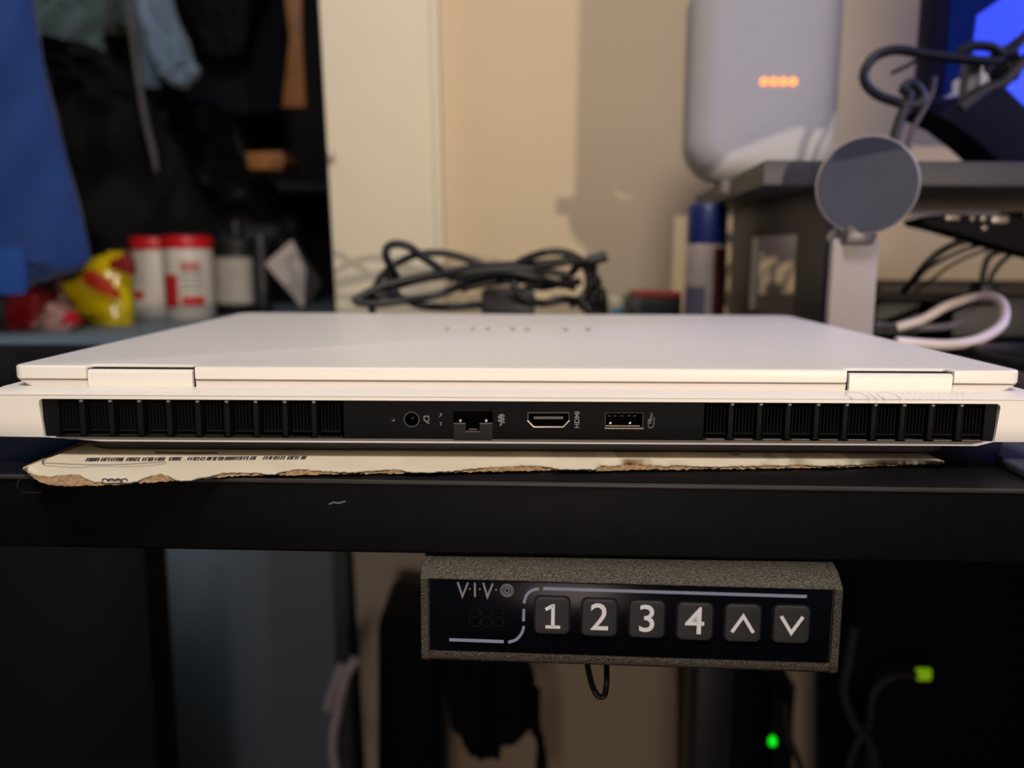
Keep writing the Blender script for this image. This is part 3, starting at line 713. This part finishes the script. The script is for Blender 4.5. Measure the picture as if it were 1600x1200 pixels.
b = blob([(76, 1556, 1580), (84, 1548, 1586), (100, 1546, 1590), (118, 1552, 1590), (132, 1562, 1580)], .61, .010, seed=3)
solo('cable_knot', b, m_cabn, 'dark knot where the cables meet over the blue screen', 'cable')
q0, q1 = P(1509, 157, .605), P(1537, 92, .605)
solo('cable_connector', box(q0.x, q1.x, .605, .617, q0.z, q1.z, .002), mat('connector_grey', (88, 88, 98), .5), 'grey plastic connector block hanging in front of the monitor', 'connector')

# phone charging stand
pc = P(1355, 290, .50)
st = thing('charging_stand', 'aluminium phone charging stand with round dark grey disc', 'charger', (P(1332, 500, .515).x, .515, 0))
sx0, sx1 = P(1296, 440, .515).x, P(1367, 440, .515).x
part('stem', box(sx0, sx1, .512, .519, .004, P(1330, 372, .515).z, .001), m_alu, st, world=True)
part('base', hplate([rrect(sx0-.012, sx1+.025, .49, .552, .012)], 0, .006, .0015), m_alu, st, world=True)
n = (Vector((0, 0, CAMZ)) - pc).normalized() + Vector((.07, 0, -.07)); Mq = Matrix.Translation(pc) @ n.to_track_quat('Z', 'Y').to_matrix().to_4x4()
b = lathe([(.024, -.008), (.0272, -.0065), (.0280, -.004), (.0280, -.0012), (.0276, -.0002), (.0268, 0)], 0, 0, 0, 64); b.transform(Mq)
dsc = part('disc_shell', b, m_alu, st, 'pale metal rim of the disc', world=True)
b = lathe([(.0268, -.001), (.0270, .0003), (.0266, .0007)], 0, 0, 0, 64); b.transform(Mq); part('disc_face', b, m_pad, dsc, 'matt grey-blue face', world=True)
a, c = P(1318, 383, .508), P(1366, 352, .508)
part('hinge', box(a.x, c.x, .504, .516, a.z, c.z, .002), mat('hinge_grey', (92, 86, 92), .4, .4), st, world=True)

# spray bottle under the riser's left end
bx_, by_ = P(1103, 400, .755).x, .755
bt = thing('bottle', 'tall bottle with blue cap beside the riser leg', 'bottle', (bx_, by_, 0))
zc1, zc0 = P(1103, 319, .755).z, P(1103, 381, .755).z
r_ = .0175
part('body', lathe([(r_*.9, 0), (r_, .003), (r_, zc0-.006), (r_*.97, zc0)], 0, 0, 0, 40), mat('bottle_clear', (186, 168, 164), .25, noise_amt=.1, scale=80), bt)
part('cap', lathe([(r_*.98, zc0), (r_*.98, zc1-.004), (r_*.85, zc1)], 0, 0, 0, 40), mat('cap_blue', (24, 36, 104), .4), bt)
def cylpatch(r, a0, a1, z0, z1, n=12):
    b = bmesh.new(); A = []; B = []
    for i in range(n+1):
        t = a0+(a1-a0)*i/n; A.append(b.verts.new((r*math.cos(t), r*math.sin(t), z0))); B.append(b.verts.new((r*math.cos(t), r*math.sin(t), z1)))
    for i in range(n): b.faces.new((A[i], A[i+1], B[i+1], B[i]))
    return b
part('label', cylpatch(r_+.0003, -PI*.44, -PI*.12, .012, zc0-.004), mat('label_maroon', (92, 34, 36), .5), bt, 'maroon side of the label')
part('label', cylpatch(r_+.0003, -PI*.92, -PI*.56, .006, zc0*.55), mat('label_grey', (92, 88, 108), .5), bt, 'greyish printed side of the label')

# small black box with red top and a white/blue tub next to it
a, c = P(982, 458, .80), P(1064, 520, .80)
bb = thing('small_box', 'small black box with red lid lying behind the laptop', 'box', ((a.x+c.x)/2, .83, 0))
part('body', box(a.x, c.x, .80, .86, .0, a.z-.004, .002), m_bplast, bb, world=True)
b = hplate([rrect(a.x+.008, c.x+.0, .80, .858, .004)], a.z-.004, a.z+.001, .001); part('lid', b, mat('lid_red', (150, 44, 38), .5), bb, world=True)
a, c = P(944, 462, .79), P(976, 520, .79)
bb = thing('small_tub', 'small pale tub with blue and yellow base left of the black box', 'tub', ((a.x+c.x)/2, .80, 0))
rr = (c.x-a.x)/2
zz = P(960, 482, .79).z
part('body', lathe([(rr*.9, zz), (rr, zz+.002), (rr, a.z-.003), (rr*.9, a.z)], 0, 0), mat('tub_pale', (160, 156, 142), .5), bb)
part('lower_band', lathe([(rr*.9, 0), (rr*1.0, .002), (rr*1.0, zz)], 0, 0), mat('tub_blue', (70, 130, 160), .5), bb)
part('sticker', cylpatch(rr*1.03, -PI*.95, -PI*.62, .0, zz), mat('tub_yellow', (190, 160, 50), .5), bb)

# black cable coil with power brick
co = thing('power_adapter', 'tangled coil of black power cable with its adapter brick behind the laptop', 'power adapter', (P(750, 480, .68).x, .68, 0))
a, c = P(752, 452, .66), P(836, 500, .66)
part('brick', box(a.x, c.x, .66, .72, 0.0, a.z, .004), m_brick, co, world=True)
S = [
 [(553,470,.64),(590,450,.645),(640,436,.65),(700,425,.66),(745,418,.67),(800,414,.69),(860,410,.70),(900,404,.70)],
 [(553,470,.64),(580,462,.65),(600,452,.66),(622,441,.66),(612,420,.65),(603,400,.645),(606,386,.645),(620,381,.645),(640,386,.645),(658,400,.65),(680,415,.655),(695,428,.66)],
 [(586,452,.68),(596,432,.69),(615,415,.70),(645,400,.70),(680,395,.70),(715,400,.70),(750,414,.70),(775,424,.70)],
 [(556,472,.64),(590,474,.645),(630,470,.65),(680,462,.66),(720,446,.66),(760,430,.65),(800,428,.64),(840,434,.64),(872,444,.65),(905,440,.66)],
 [(592,474,.66),(585,462,.67),(612,450,.68),(660,436,.68),(708,428,.69),(760,420,.70)],
 [(630,472,.66),(612,446,.66),(606,425,.66)],
 [(800,418,.67),(820,405,.68),(850,395,.69),(880,394,.69),(905,405,.69),(925,425,.685),(935,445,.68),(925,465,.68),(905,482,.68)],
 [(948,400,.66),(925,407,.66),(905,414,.665),(892,428,.67),(880,440,.67),(850,448,.68),(820,444,.68)],
 [(905,404,.68),(918,425,.67),(920,445,.67),(912,462,.66),(890,478,.66)],
 [(800,432,.645),(806,452,.64),(822,468,.64),(850,474,.645),(880,468,.65),(905,470,.66)],
 [(836,416,.66),(870,412,.665),(905,408,.67),(930,420,.68)],
 [(640,470,.67),(660,478,.67),(700,480,.67),(752,476,.67)],
 [(720,452,.67),(760,442,.675),(810,438,.68),(860,440,.68),(900,450,.68)],
 [(700,436,.665),(740,426,.665),(800,420,.665),(850,424,.665),(890,430,.665)],
 [(712,444,.665),(750,436,.665),(800,432,.665),(850,438,.665),(880,446,.665)],
 [(580,470,.66),(581,480,.66),(584,500,.66)],
 [(905,470,.66),(918,480,.66),(925,500,.66)],
 [(640,470,.66),(610,460,.65),(585,462,.645)],
]
b = bmesh.new()
for k, pts in enumerate(S):
    tube(cr([tuple(P(*p)) for p in pts], 8), .0031 if k not in (7,) else .0033, b, kind='POLY')
part('cable', b, m_cable, co, world=True, smooth=60)
q = blob([(440, 918, 932), (455, 914, 944), (470, 912, 950), (486, 912, 950), (500, 912, 950)], .69, .014, seed=1); part('plug', q, m_cable, co, world=True)
q = tube(cr([tuple(P(*p)) for p in [(948, 400, .66), (930, 405, .66), (920, 408, .66)]], 6), .0042, kind='POLY'); part('plug_end', q, m_cable, co, world=True)
b = bmesh.new()
for x, y in ((704, 463), (717, 468), (734, 462)):
    t = P(x, y, .655); box(t.x-.003, t.x+.003, .652, .658, t.z-.004, t.z+.004, .001, 1, b)
b.free()

# under the riser, right: hub with cables, white cable, dark clutter
hb = thing('usb_hub', 'black hub bar with small pale sockets fixed under the riser', 'hub', (P(1510, 365, .60).x, .60, P(1500, 400, .60).z))
b = poly_prism([(1440, 343), (1480, 335), (1600, 338), (1700, 340), (1700, 420), (1600, 396), (1540, 378), (1480, 360), (1445, 352)], .60, .63, .001)
part('body', b, mat('hub_navy', (8, 8, 16), .7, spec=.2), hb, world=True)
ms = mat('socket_pale', (170, 160, 150), .35, .3)
for x, y, w_, h_ in ((1488, 340, 12, 4), (1519, 341, 4, 4), (1536, 341, 5, 5), (1562, 343, 14, 6), (1538, 356, 5, 4)):
    a, c = P(x-w_, y+h_, .598), P(x+w_, y-h_, .598)
    part('socket', box(a.x, c.x, .597, .602, a.z, c.z, .001), ms, hb, world=True)
b = poly_prism([(1600, 330), (1640, 330), (1700, 330), (1700, 344), (1600, 344)], .60, .63)
part('bracket', b, m_bplast, hb, world=True)
cab('hub_cable', [(1560, 372, .62), (1515, 375, .62), (1478, 388, .62), (1450, 410, .62), (1425, 440, .63), (1412, 455, .64)], .0026, m_cable, 'uppermost thick black cable arching down left from the hub')
cab('hub_cable', [(1565, 378, .63), (1520, 386, .63), (1480, 402, .63), (1448, 420, .64), (1425, 445, .65)], .0015, m_cable, 'thin black cable arching just below the thickest hub cable')
cab('hub_cable', [(1570, 384, .65), (1525, 396, .65), (1485, 415, .65), (1455, 438, .66), (1430, 456, .68)], .0012, mat('cable_brown', (70, 58, 46), .6), 'thin brownish cable lowest of the left-going hub cables')
cab('hub_cable', [(1600, 384, .62), (1565, 392, .62), (1545, 402, .62), (1537, 425, .62), (1534, 450, .62)], .0022, m_cable, 'black hub cable dropping almost straight down')
cab('hub_cable', [(1600, 378, .63), (1580, 396, .63), (1560, 415, .63), (1548, 435, .63), (1544, 455, .63)], .0018, m_cable, 'black hub cable slanting down right of the straight one')
q0 = P(1535, 455, .62)
solo('cable_plug', box(q0.x-.006, q0.x+.008, .612, .63, P(1535, 478, .62).z, P(1535, 440, .62).z, .003), m_bplast, 'black plug where two hub cables end', 'plug')
b = tube(cr([tuple(P(*p)) for p in [(1368, 508, .60), (1420, 512, .60), (1480, 510, .60), (1510, 495, .61), (1545, 468, .63)]], 8), .0026, kind='POLY')
m_wc = mat('cable_white', (224, 206, 200), .5)
solo('white_cable', b, mat('cable_shade', (116, 106, 112), .6), 'greyish cable running low to the right of the charging stand', 'cable')  # shaded copy of the white cable colour, shade put into the grey
cab('white_cable', [(1400, 512, .58), (1440, 500, .58), (1480, 478, .58), (1525, 465, .57), (1555, 466, .555), (1569, 482, .54), (1564, 508, .525), (1530, 530, .515), (1490, 538, .51), (1450, 538, .51), (1400, 534, .51)], .0032, m_wc, 'thick white cable curling in a loop right of the charging stand')
solo('dark_case', box(P(1366, 480, .68).x, P(1532, 480, .68).x, .68, .78, 0.0, P(1400, 470, .68).z, .004), mat('case_dark', (26, 24, 28), .5), 'low dark case on the desk under the riser', 'case')
solo('dark_case', box(P(1366, 480, .80).x, P(1720, 480, .80).x, .795, .86, 0.0, P(1400, 440, .80).z, .004), mat('case_brown', (66, 56, 54), .6), 'brownish dark case behind the low dark case', 'case')
solo('dark_case', box(P(1500, 480, .63).x, P(1760, 480, .63).x, .64, .67, 0.0, P(1560, 462, .64).z, .004), mat('case_grey', (48, 44, 50), .5), 'dark grey upright box at the right edge under the riser', 'case')
kb = thing('keyboard', 'dark keyboard end with grey rim at the right of the laptop', 'keyboard', (P(1640, 560, .43).x, .45, 0))
a = G(1490, 545, .02)
part('tray', box(.27, .62, .42, .53, .0, .012, .003), mat('tray_grey', (112, 104, 102), .5), kb, world=True)
part('key_block', box(.275, .615, .43, .525, .012, .021, .004), m_bplast, kb, world=True)

# ------------------------------------------------------------ closet side
CT = P(200, 500, 1.2).z                       # top of the low cabinet
cabt = thing('closet_cabinet', 'low grey-blue cabinet in the closet opening left of the desk', 'cabinet', (-.62, 1.15, -1.05))
part('body', box(-1.05, -.188, .86, 1.78, -1.05, CT, .003), m_cab, cabt, world=True)

def tub(name, px0, px1, ptop, plid, Y, body, lid, label, cat='tub', group=None, slim=False):
    a, c = P(px0, 480, Y), P(px1, 480, Y); r = (c.x-a.x)/2; cx = (a.x+c.x)/2
    ht, hl = P(px0, ptop, Y).z-CT, P(px0, plid, Y).z-CT
    t = thing(name, label, cat, (cx, Y+r, CT), 0, group)
    part('body', lathe([(r*.93, 0), (r, .006), (r, hl-.006), (r*.96, hl)], 0, 0), body, t)
    part('lid', lathe([(r*1.0, hl), (r*1.02, hl+.002), (r*1.02, ht-.003), (r*.95, ht)], 0, 0), lid, t)
    return t, r, hl
m_tw = mat('tub_white', (222, 214, 204), .4); m_tr = mat('tub_lid_red', (205, 24, 36), .4)
t, r, hl = tub('white_tub', 247, 322, 368, 388, 1.20, m_tw, m_tr, 'front white tub with red lid and red vertical lettering')
mr = mat('tub_red_print', (196, 40, 44), .5); mg = mat('tub_grey_print', (150, 146, 142), .6)
part('label_block', cylpatch(r+.0006, -PI*.80, -PI*.54, .018, hl-.036), mr, t, 'red vertical lettering block')
part('label_stripe', cylpatch(r+.0006, -PI*.50, -PI*.20, .020, .034), mr, t)
part('label_stripe', cylpatch(r+.0006, -PI*.50, -PI*.25, hl-.030, hl-.018), mat('tub_pink_print', (206, 120, 112), .5), t)
for k in range(5): part('label_text_line', cylpatch(r+.0006, -PI*.50, -PI*.22, .042+k*.008, .0455+k*.008), mg, t)
b = text('PURO', .030, 0, 0, 0, .0002); b.free()
t, r, hl = tub('white_tub', 196, 268, 370, 390, 1.26, m_tw, m_tr, 'rear white tub with red lid, partly hidden by its twin')
part('label_stripe', cylpatch(r+.0006, -PI*.9, -PI*.55, .026, .038), mr, t)
for k in range(5): part('label_text_line', cylpatch(r+.0006, -PI*.85, -PI*.5, .050+k*.011, .053+k*.011), mg, t)
t, r, hl = tub('black_jar', 318, 402, 372, 392, 1.28, m_bplast, m_bplast, 'wide black jar with grey-white label right of the tubs', 'jar')
part('label', cylpatch(r+.0006, -PI*.93, -PI*.06, .018, hl-.010, 20), mat('jar_label', (172, 166, 158), .5, noise_amt=.15, scale=120), t, 'worn grey-white label')
part('knob', lathe([(.010, hl+.02), (.012, hl+.03), (.008, hl+.045)], .0, 0), m_bplast, t)
# yellow pack
yp = thing('yellow_packet', 'crumpled glossy yellow packet with red patch leaning by the tubs', 'packet', (P(160, 500, 1.12).x, 1.12, CT))
b = blob([(392, 178, 190), (398, 165, 193), (408, 140, 205), (425, 130, 207), (445, 100, 207), (470, 112, 208), (492, 128, 209), (510, 142, 209)], 1.12, .022, folds=2, amp=.12, seed=2, rough=.08)
for v in b.verts: v.co.z = max(v.co.z, CT+.0005)
part('wrapper', b, mat('wrapper_yellow', (226, 200, 12), .22, noise_amt=.06, scale=30, bump=.5, bscale=60, coat=.5), yp, world=True)
b = poly_prism([(124, 430), (138, 422), (158, 434), (178, 456), (180, 466), (158, 458), (134, 446)], 1.082, 1.10, .002)
part('printed_patch', b, mat('patch_red', (190, 52, 30), .35), yp, world=True)
b = poly_prism([(170, 408), (196, 396), (204, 410), (206, 430), (186, 424), (168, 416)], 1.084, 1.10, .002)
part('printed_patch', b, mat('patch_dark_red', (130, 28, 26), .4), yp, world=True)
# red packets
def packet(rows, Y, m, lbl, seed, th=.03):
    b = blob(rows, Y, th, folds=2, amp=.12, seed=seed, rough=.3)
    for v in b.verts: v.co.z = max(v.co.z, CT+.0005)
    return solo('snack_packet', b, m, lbl, 'packet')
packet([(455, 40, 70), (470, 20, 85), (490, 12, 96), (515, 16, 96)], 1.08, mat('packet_red', (140, 22, 28), .35), 'dark red packet under the hanging blue garment', 4)
packet([(466, 82, 92), (476, 72, 106), (492, 66, 118), (512, 64, 122)], 1.05, mat('packet_pink', (196, 150, 140), .35), 'pale pink packet between the red and yellow ones', 5, .018)
packet([(484, 106, 114), (494, 102, 124), (512, 100, 128)], 1.02, mat('packet_crimson', (200, 20, 44), .35), 'small crimson packet at the foot of the yellow one', 6, .012)
packet([(440, 96, 112), (455, 84, 120), (475, 78, 128), (512, 84, 130)], 1.14, mat('packet_brown', (92, 40, 30), .4), 'brown packet behind the yellow packet', 8, .02)
# tilted card and black items on the right
pts = [(412, 418), (455, 374), (486, 430), (474, 484)]
b = poly_prism([(414, 412), (456, 375), (478, 420), (474, 482)], 1.2, 1.203)
solo('tilted_card', b, mat('card_grey', (176, 164, 158), .5), 'pale grey card standing on its corner right of the black jar', 'card')
b = poly_prism([(456, 376), (500, 440), (498, 450), (474, 484), (478, 420)], 1.205, 1.23)
solo('dark_carton', b, mat('carton_brown', (44, 38, 38), .6), 'dark carton side behind the pale tilted card', 'carton')
a, c = P(398, 480, 1.24), P(420, 366, 1.24)
solo('black_canister', lathe([((c.x-a.x)/2*.95, 0), ((c.x-a.x)/2, .004), ((c.x-a.x)/2, c.z-CT-.01), ((c.x-a.x)/3, c.z-CT)], (a.x+c.x)/2, 1.24, CT), mat('canister', (28, 26, 30), .4), 'slim black canister between black jar and tilted card', 'canister')

# clothes
rod_z = 1.15
solo('clothes_rail', tube([(-1.8, 1.68, rod_z), (-1.0, 1.68, rod_z), (-.19, 1.68, rod_z)], .014, kind='POLY'), m_chrome, 'metal clothes rail high in the closet', 'rail')
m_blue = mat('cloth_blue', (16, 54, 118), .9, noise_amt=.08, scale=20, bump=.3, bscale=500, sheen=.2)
gm = thing('blue_garment', 'bright blue garment hanging at the left edge of the closet', 'garment', (-.64, 1.0, P(60, 470, 1.0).z))
b = blob([(-500, -260, -40), (-200, -300, 30), (0, -300, 52), (120, -300, 72), (240, -300, 102), (340, -300, 128), (395, -290, 140), (410, -290, 136), (428, -280, 100), (440, -280, 60), (446, -270, 40)], 1.0, .035, folds=7, amp=.3, n=96, seed=1, rough=.1)
part('cloth', b, m_blue, gm, world=True)
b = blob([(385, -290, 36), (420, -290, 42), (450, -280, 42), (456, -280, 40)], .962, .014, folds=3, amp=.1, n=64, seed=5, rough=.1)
part('hem_flap', b, mat('cloth_blue_lit', (22, 66, 138), .9), gm, 'folded lower flap of the garment', world=True)  # lighter copy of the blue cloth, light put into the colour
def garment(name, rows, Y, th, rgb, lbl, seed, folds=4, amp=.3, rough=.25, cat='garment', sheen=.3, rgh=.85):
    b = blob(rows, Y, th, folds=folds, amp=amp, n=72, seed=seed, rough=rough)
    if name == 'black_bag':
        for v in b.verts: v.co.z = max(v.co.z, CT+.0005)
    return solo(name, b, mat('cloth_%d' % seed, rgb, rgh, noise_amt=.12, scale=25, bump=.3, bscale=300, sheen=0 if max(rgb) < 40 else sheen, spec=.25), lbl, cat)
garment('hanging_shirt', [(-420, 20, 170), (-100, 30, 165), (0, 45, 168), (50, 62, 160), (100, 80, 158), (150, 110, 152), (165, 125, 145)], 1.58, .04, (84, 102, 108), 'grey-green shirt hanging behind the blue garment', 11)
garment('hanging_shirt', [(-420, 130, 240), (-100, 140, 230), (0, 145, 222), (38, 148, 215), (44, 152, 210)], 1.70, .03, (92, 110, 114), 'short grey-green shirt tail above the black jacket', 12)
garment('denim_sleeve', [(-420, 190, 300), (-100, 205, 285), (0, 214, 270), (60, 228, 292), (100, 242, 306), (118, 250, 312), (134, 272, 290)], 1.50, .025, (112, 132, 158), 'pale blue denim sleeve hanging above the black bag', 13, folds=3)
garment('denim_sleeve', [(-200, 205, 240), (0, 212, 236), (70, 218, 242), (120, 222, 250), (138, 226, 250)], 1.56, .012, (88, 106, 130), 'darker denim strip left of the pale sleeve', 14)
garment('hanging_trousers', [(-420, 130, 460), (-100, 140, 450), (0, 146, 448), (100, 150, 446), (165, 160, 440), (178, 180, 430)], 1.86, .03, (9, 12, 26), 'dark navy trousers hanging deep in the closet', 15)
garment('hanging_coat', [(-420, 250, 480), (-100, 260, 440), (0, 280, 400), (50, 300, 392), (90, 320, 380)], 1.77, .028, (18, 18, 22), 'charcoal coat hanging right of the denim sleeve', 16)
garment('black_jacket', [(70, 60, 110), (90, 52, 180), (130, 50, 215), (200, 60, 262), (280, 90, 300), (340, 110, 330), (385, 130, 345), (400, 140, 340)], 1.42, .055, (11, 11, 13), 'black jacket slumped over things beside the blue garment', 17, folds=3, amp=.35, rough=.5, rgh=.8)
garment('black_bag', [(160, 262, 318), (175, 245, 345), (210, 238, 372), (260, 230, 405), (310, 215, 440), (350, 205, 470), (390, 200, 490), (440, 200, 500), (495, 200, 505)], 1.63, .06, (13, 13, 15), 'soft black bag heaped behind the tubs', 18, folds=3, amp=.3, rough=.6, rgh=.5)
garment('bag_strap', [(-300, 196, 204), (0, 201, 210), (80, 206, 214), (180, 222, 230), (240, 236, 244), (268, 242, 246)], 1.22, .004, (84, 78, 84), 'narrow grey strap hanging down past the denim sleeve', 19, folds=1, amp=0, rough=0, cat='strap')
wd = mat('hanger_wood', (156, 100, 46), .5, noise_amt=.2, scale=40, stretch=(1, 6, 1))
b = poly_prism([(438, -60), (470, -60), (472, 60), (478, 168), (440, 168), (452, 60)], 1.45, 1.47, .002)
solo('wooden_hanger', b, wd, 'upright strip of orange-brown wood hanging near the casing', 'hanger')
b = poly_prism([(384, 238), (440, 236), (446, 250), (440, 266), (388, 264)], 1.50, 1.60, .002)
solo('wooden_block', b, wd, 'small orange-brown wooden block sticking out above the black bag', 'block')
b = box(-.9, -.19, 1.9, 2.08, P(400, 268, 1.62).z-.02, P(400, 268, 1.62).z, .002)
solo('closet_shelf', b, mat('shelf_black', (18, 16, 20), .6), 'dark shelf across the closet behind the clothes', 'shelf')

# ------------------------------------------------------------ under the desk
q = P(228, 900, .60)
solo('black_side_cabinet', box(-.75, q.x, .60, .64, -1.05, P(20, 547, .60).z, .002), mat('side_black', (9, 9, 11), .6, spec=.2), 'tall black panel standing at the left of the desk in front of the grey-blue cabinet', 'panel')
def uprism(name, pts, Y0, Y1, m, lbl, cat, bev=.002): return solo(name, poly_prism(pts, Y0, Y1, bev), m, lbl, cat)
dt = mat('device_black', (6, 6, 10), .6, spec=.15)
uprism('black_tower', [(588, 1900), (588, 1500), (590, 985), (592, 972), (598, 965), (610, 964), (676, 984), (688, 1000), (690, 1500), (690, 1900)], .80, .90, dt, 'tall black device with rounded corner standing under the desk left of the controller', 'device', .004)
garment('cable_bunch', [(1000, 690, 800), (1045, 688, 832), (1080, 690, 838), (1100, 700, 842), (1130, 705, 828), (1145, 722, 800), (1152, 740, 770)], .78, .03, (14, 14, 18), 'black bunch of cables hanging under the controller', 31, cat='cables')
garment('cable_bunch', [(1080, 820, 845), (1130, 826, 845), (1160, 838, 852), (1200, 836, 856), (1300, 838, 856)], .80, .012, (14, 14, 18), 'black cable tail hanging right of the bunch', 32, folds=2, cat='cables')
garment('cable_bunch', [(1130, 766, 782), (1160, 770, 784), (1178, 772, 782)], .77, .008, (16, 16, 20), 'short black cable end below the bunch', 33, folds=1, cat='cables')
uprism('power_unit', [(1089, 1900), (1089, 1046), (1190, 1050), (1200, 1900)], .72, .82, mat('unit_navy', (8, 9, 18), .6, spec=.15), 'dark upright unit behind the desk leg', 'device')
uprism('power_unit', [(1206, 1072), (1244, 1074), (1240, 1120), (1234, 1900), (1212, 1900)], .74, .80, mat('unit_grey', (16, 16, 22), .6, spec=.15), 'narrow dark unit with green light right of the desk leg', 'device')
t = P(1208, 1160, .735)
s = thing('green_indicator', 'bright green light glowing low under the desk', 'indicator light', (t.x, .737, t.z-.004))
part('lens', lathe([(.002, 0), (.0034, .001), (.0036, .005), (.002, .0085)], 0, 0, 0, 16), m_ledg, s)
t = P(1443, 1053, .70)
s = thing('yellow_connector', 'yellow-green glowing connector on a cable under the desk at right', 'connector', (t.x, .70, t.z-.005))
part('shell', box(-.006, .006, -.003, .003, 0, .0095, .001), m_ledy, s)
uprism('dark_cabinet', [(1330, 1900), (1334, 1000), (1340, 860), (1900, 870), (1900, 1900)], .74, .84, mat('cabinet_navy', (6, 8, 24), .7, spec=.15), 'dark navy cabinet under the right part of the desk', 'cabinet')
mu = mat('cable_dim', (44, 42, 48), .6)
def ucab(pts, r, lbl, m=mu): cab('trailing_cable', pts, r, m, lbl, 'cable', 'cables under the desk')
ucab([(1335, 980, .68), (1325, 1040, .68), (1318, 1080, .68), (1335, 1130, .68), (1360, 1165, .68), (1372, 1230, .68)], .004, 'dark cord bending around the dim wall patch under the desk')
ucab([(1440, 1054, .70), (1400, 1056, .70), (1372, 1072, .70), (1360, 1110, .70), (1356, 1200, .70)], .003, 'cord leading up to the yellow-green connector')
ucab([(1225, 1100, .70), (1232, 1150, .70), (1248, 1190, .70), (1256, 1230, .70)], .003, 'cord right beside the green light')
ucab([(1356, 1130, .69), (1335, 1170, .69), (1320, 1220, .69)], .003, 'cord slanting down left at the dim wall patch')
mc2 = mat('cord_pale', (205, 195, 194), .6)
ucab([(556, 1030, .80), (540, 1060, .80), (528, 1110, .80), (520, 1160, .80), (524, 1200, .80), (536, 1240, .80)], .0048, 'pale cord arching down in front of the wall casing', mc2)
ucab([(534, 1040, .82), (522, 1075, .82), (512, 1108, .82)], .005, 'short pale cord piece left of the arching one', mc2)

# ------------------------------------------------------------ outside the frame: the lamp, and pieces added to block its light
tb = thing('side_table', 'low table behind the camera carrying a small lamp', 'table', (.6, -.6, -1.05))  # made-up table, its top cuts the lamp's downward light
part('table_top', box(-.30, 1.25, -1.6, -.15, .020, .0475, .003), mat('table_black', (14, 13, 14), .8, spec=.1), tb, world=True)
for x in (-.2, 1.1):
    for y in (-1.5, -.25): part('leg', box(x-.02, x+.02, y-.02, y+.02, -1.05, .020, .002), m_floor, tb, world=True)
rk = thing('cloth_rack', 'slim dark stand right of the picture', 'rack', (.80, .36, 0))  # made-up stand that carries the light blocker
part('post', box(.865, .885, .35, .37, 0, .617, .001), m_bplast, rk, world=True)
part('bar', box(.21, .885, .348, .362, .598, .617, .001), m_bplast, rk, world=True)
b = plate([[(.222, .126), (.250, .132), (.262, .150), (.347, .182), (.44, .215), (.60, .225), (.85, .23), (.85, .596), (.226, .596)]], .351, .357, .001)
solo('hanging_cloth', b, mat('cloth_dark', (30, 30, 36), .95), 'dark cloth hanging from the slim stand right of the picture', 'cloth')  # unseen panel, outline shaped to cast the wall and speaker shadows
lm = thing('table_lamp', 'small bare lamp standing on the low table behind the camera', 'lamp', (.59, -1.1, .0475))
part('base', lathe([(.035, 0), (.035, .006), (.02, .010)], 0, 0), m_bplast, lm)
part('stem', lathe([(.004, .010), (.004, .045)], 0, 0, 0, 16), m_chrome, lm)
part('socket', lathe([(.008, .045), (.009, .048), (.009, .060)], 0, 0, 0, 20), m_bplast, lm)
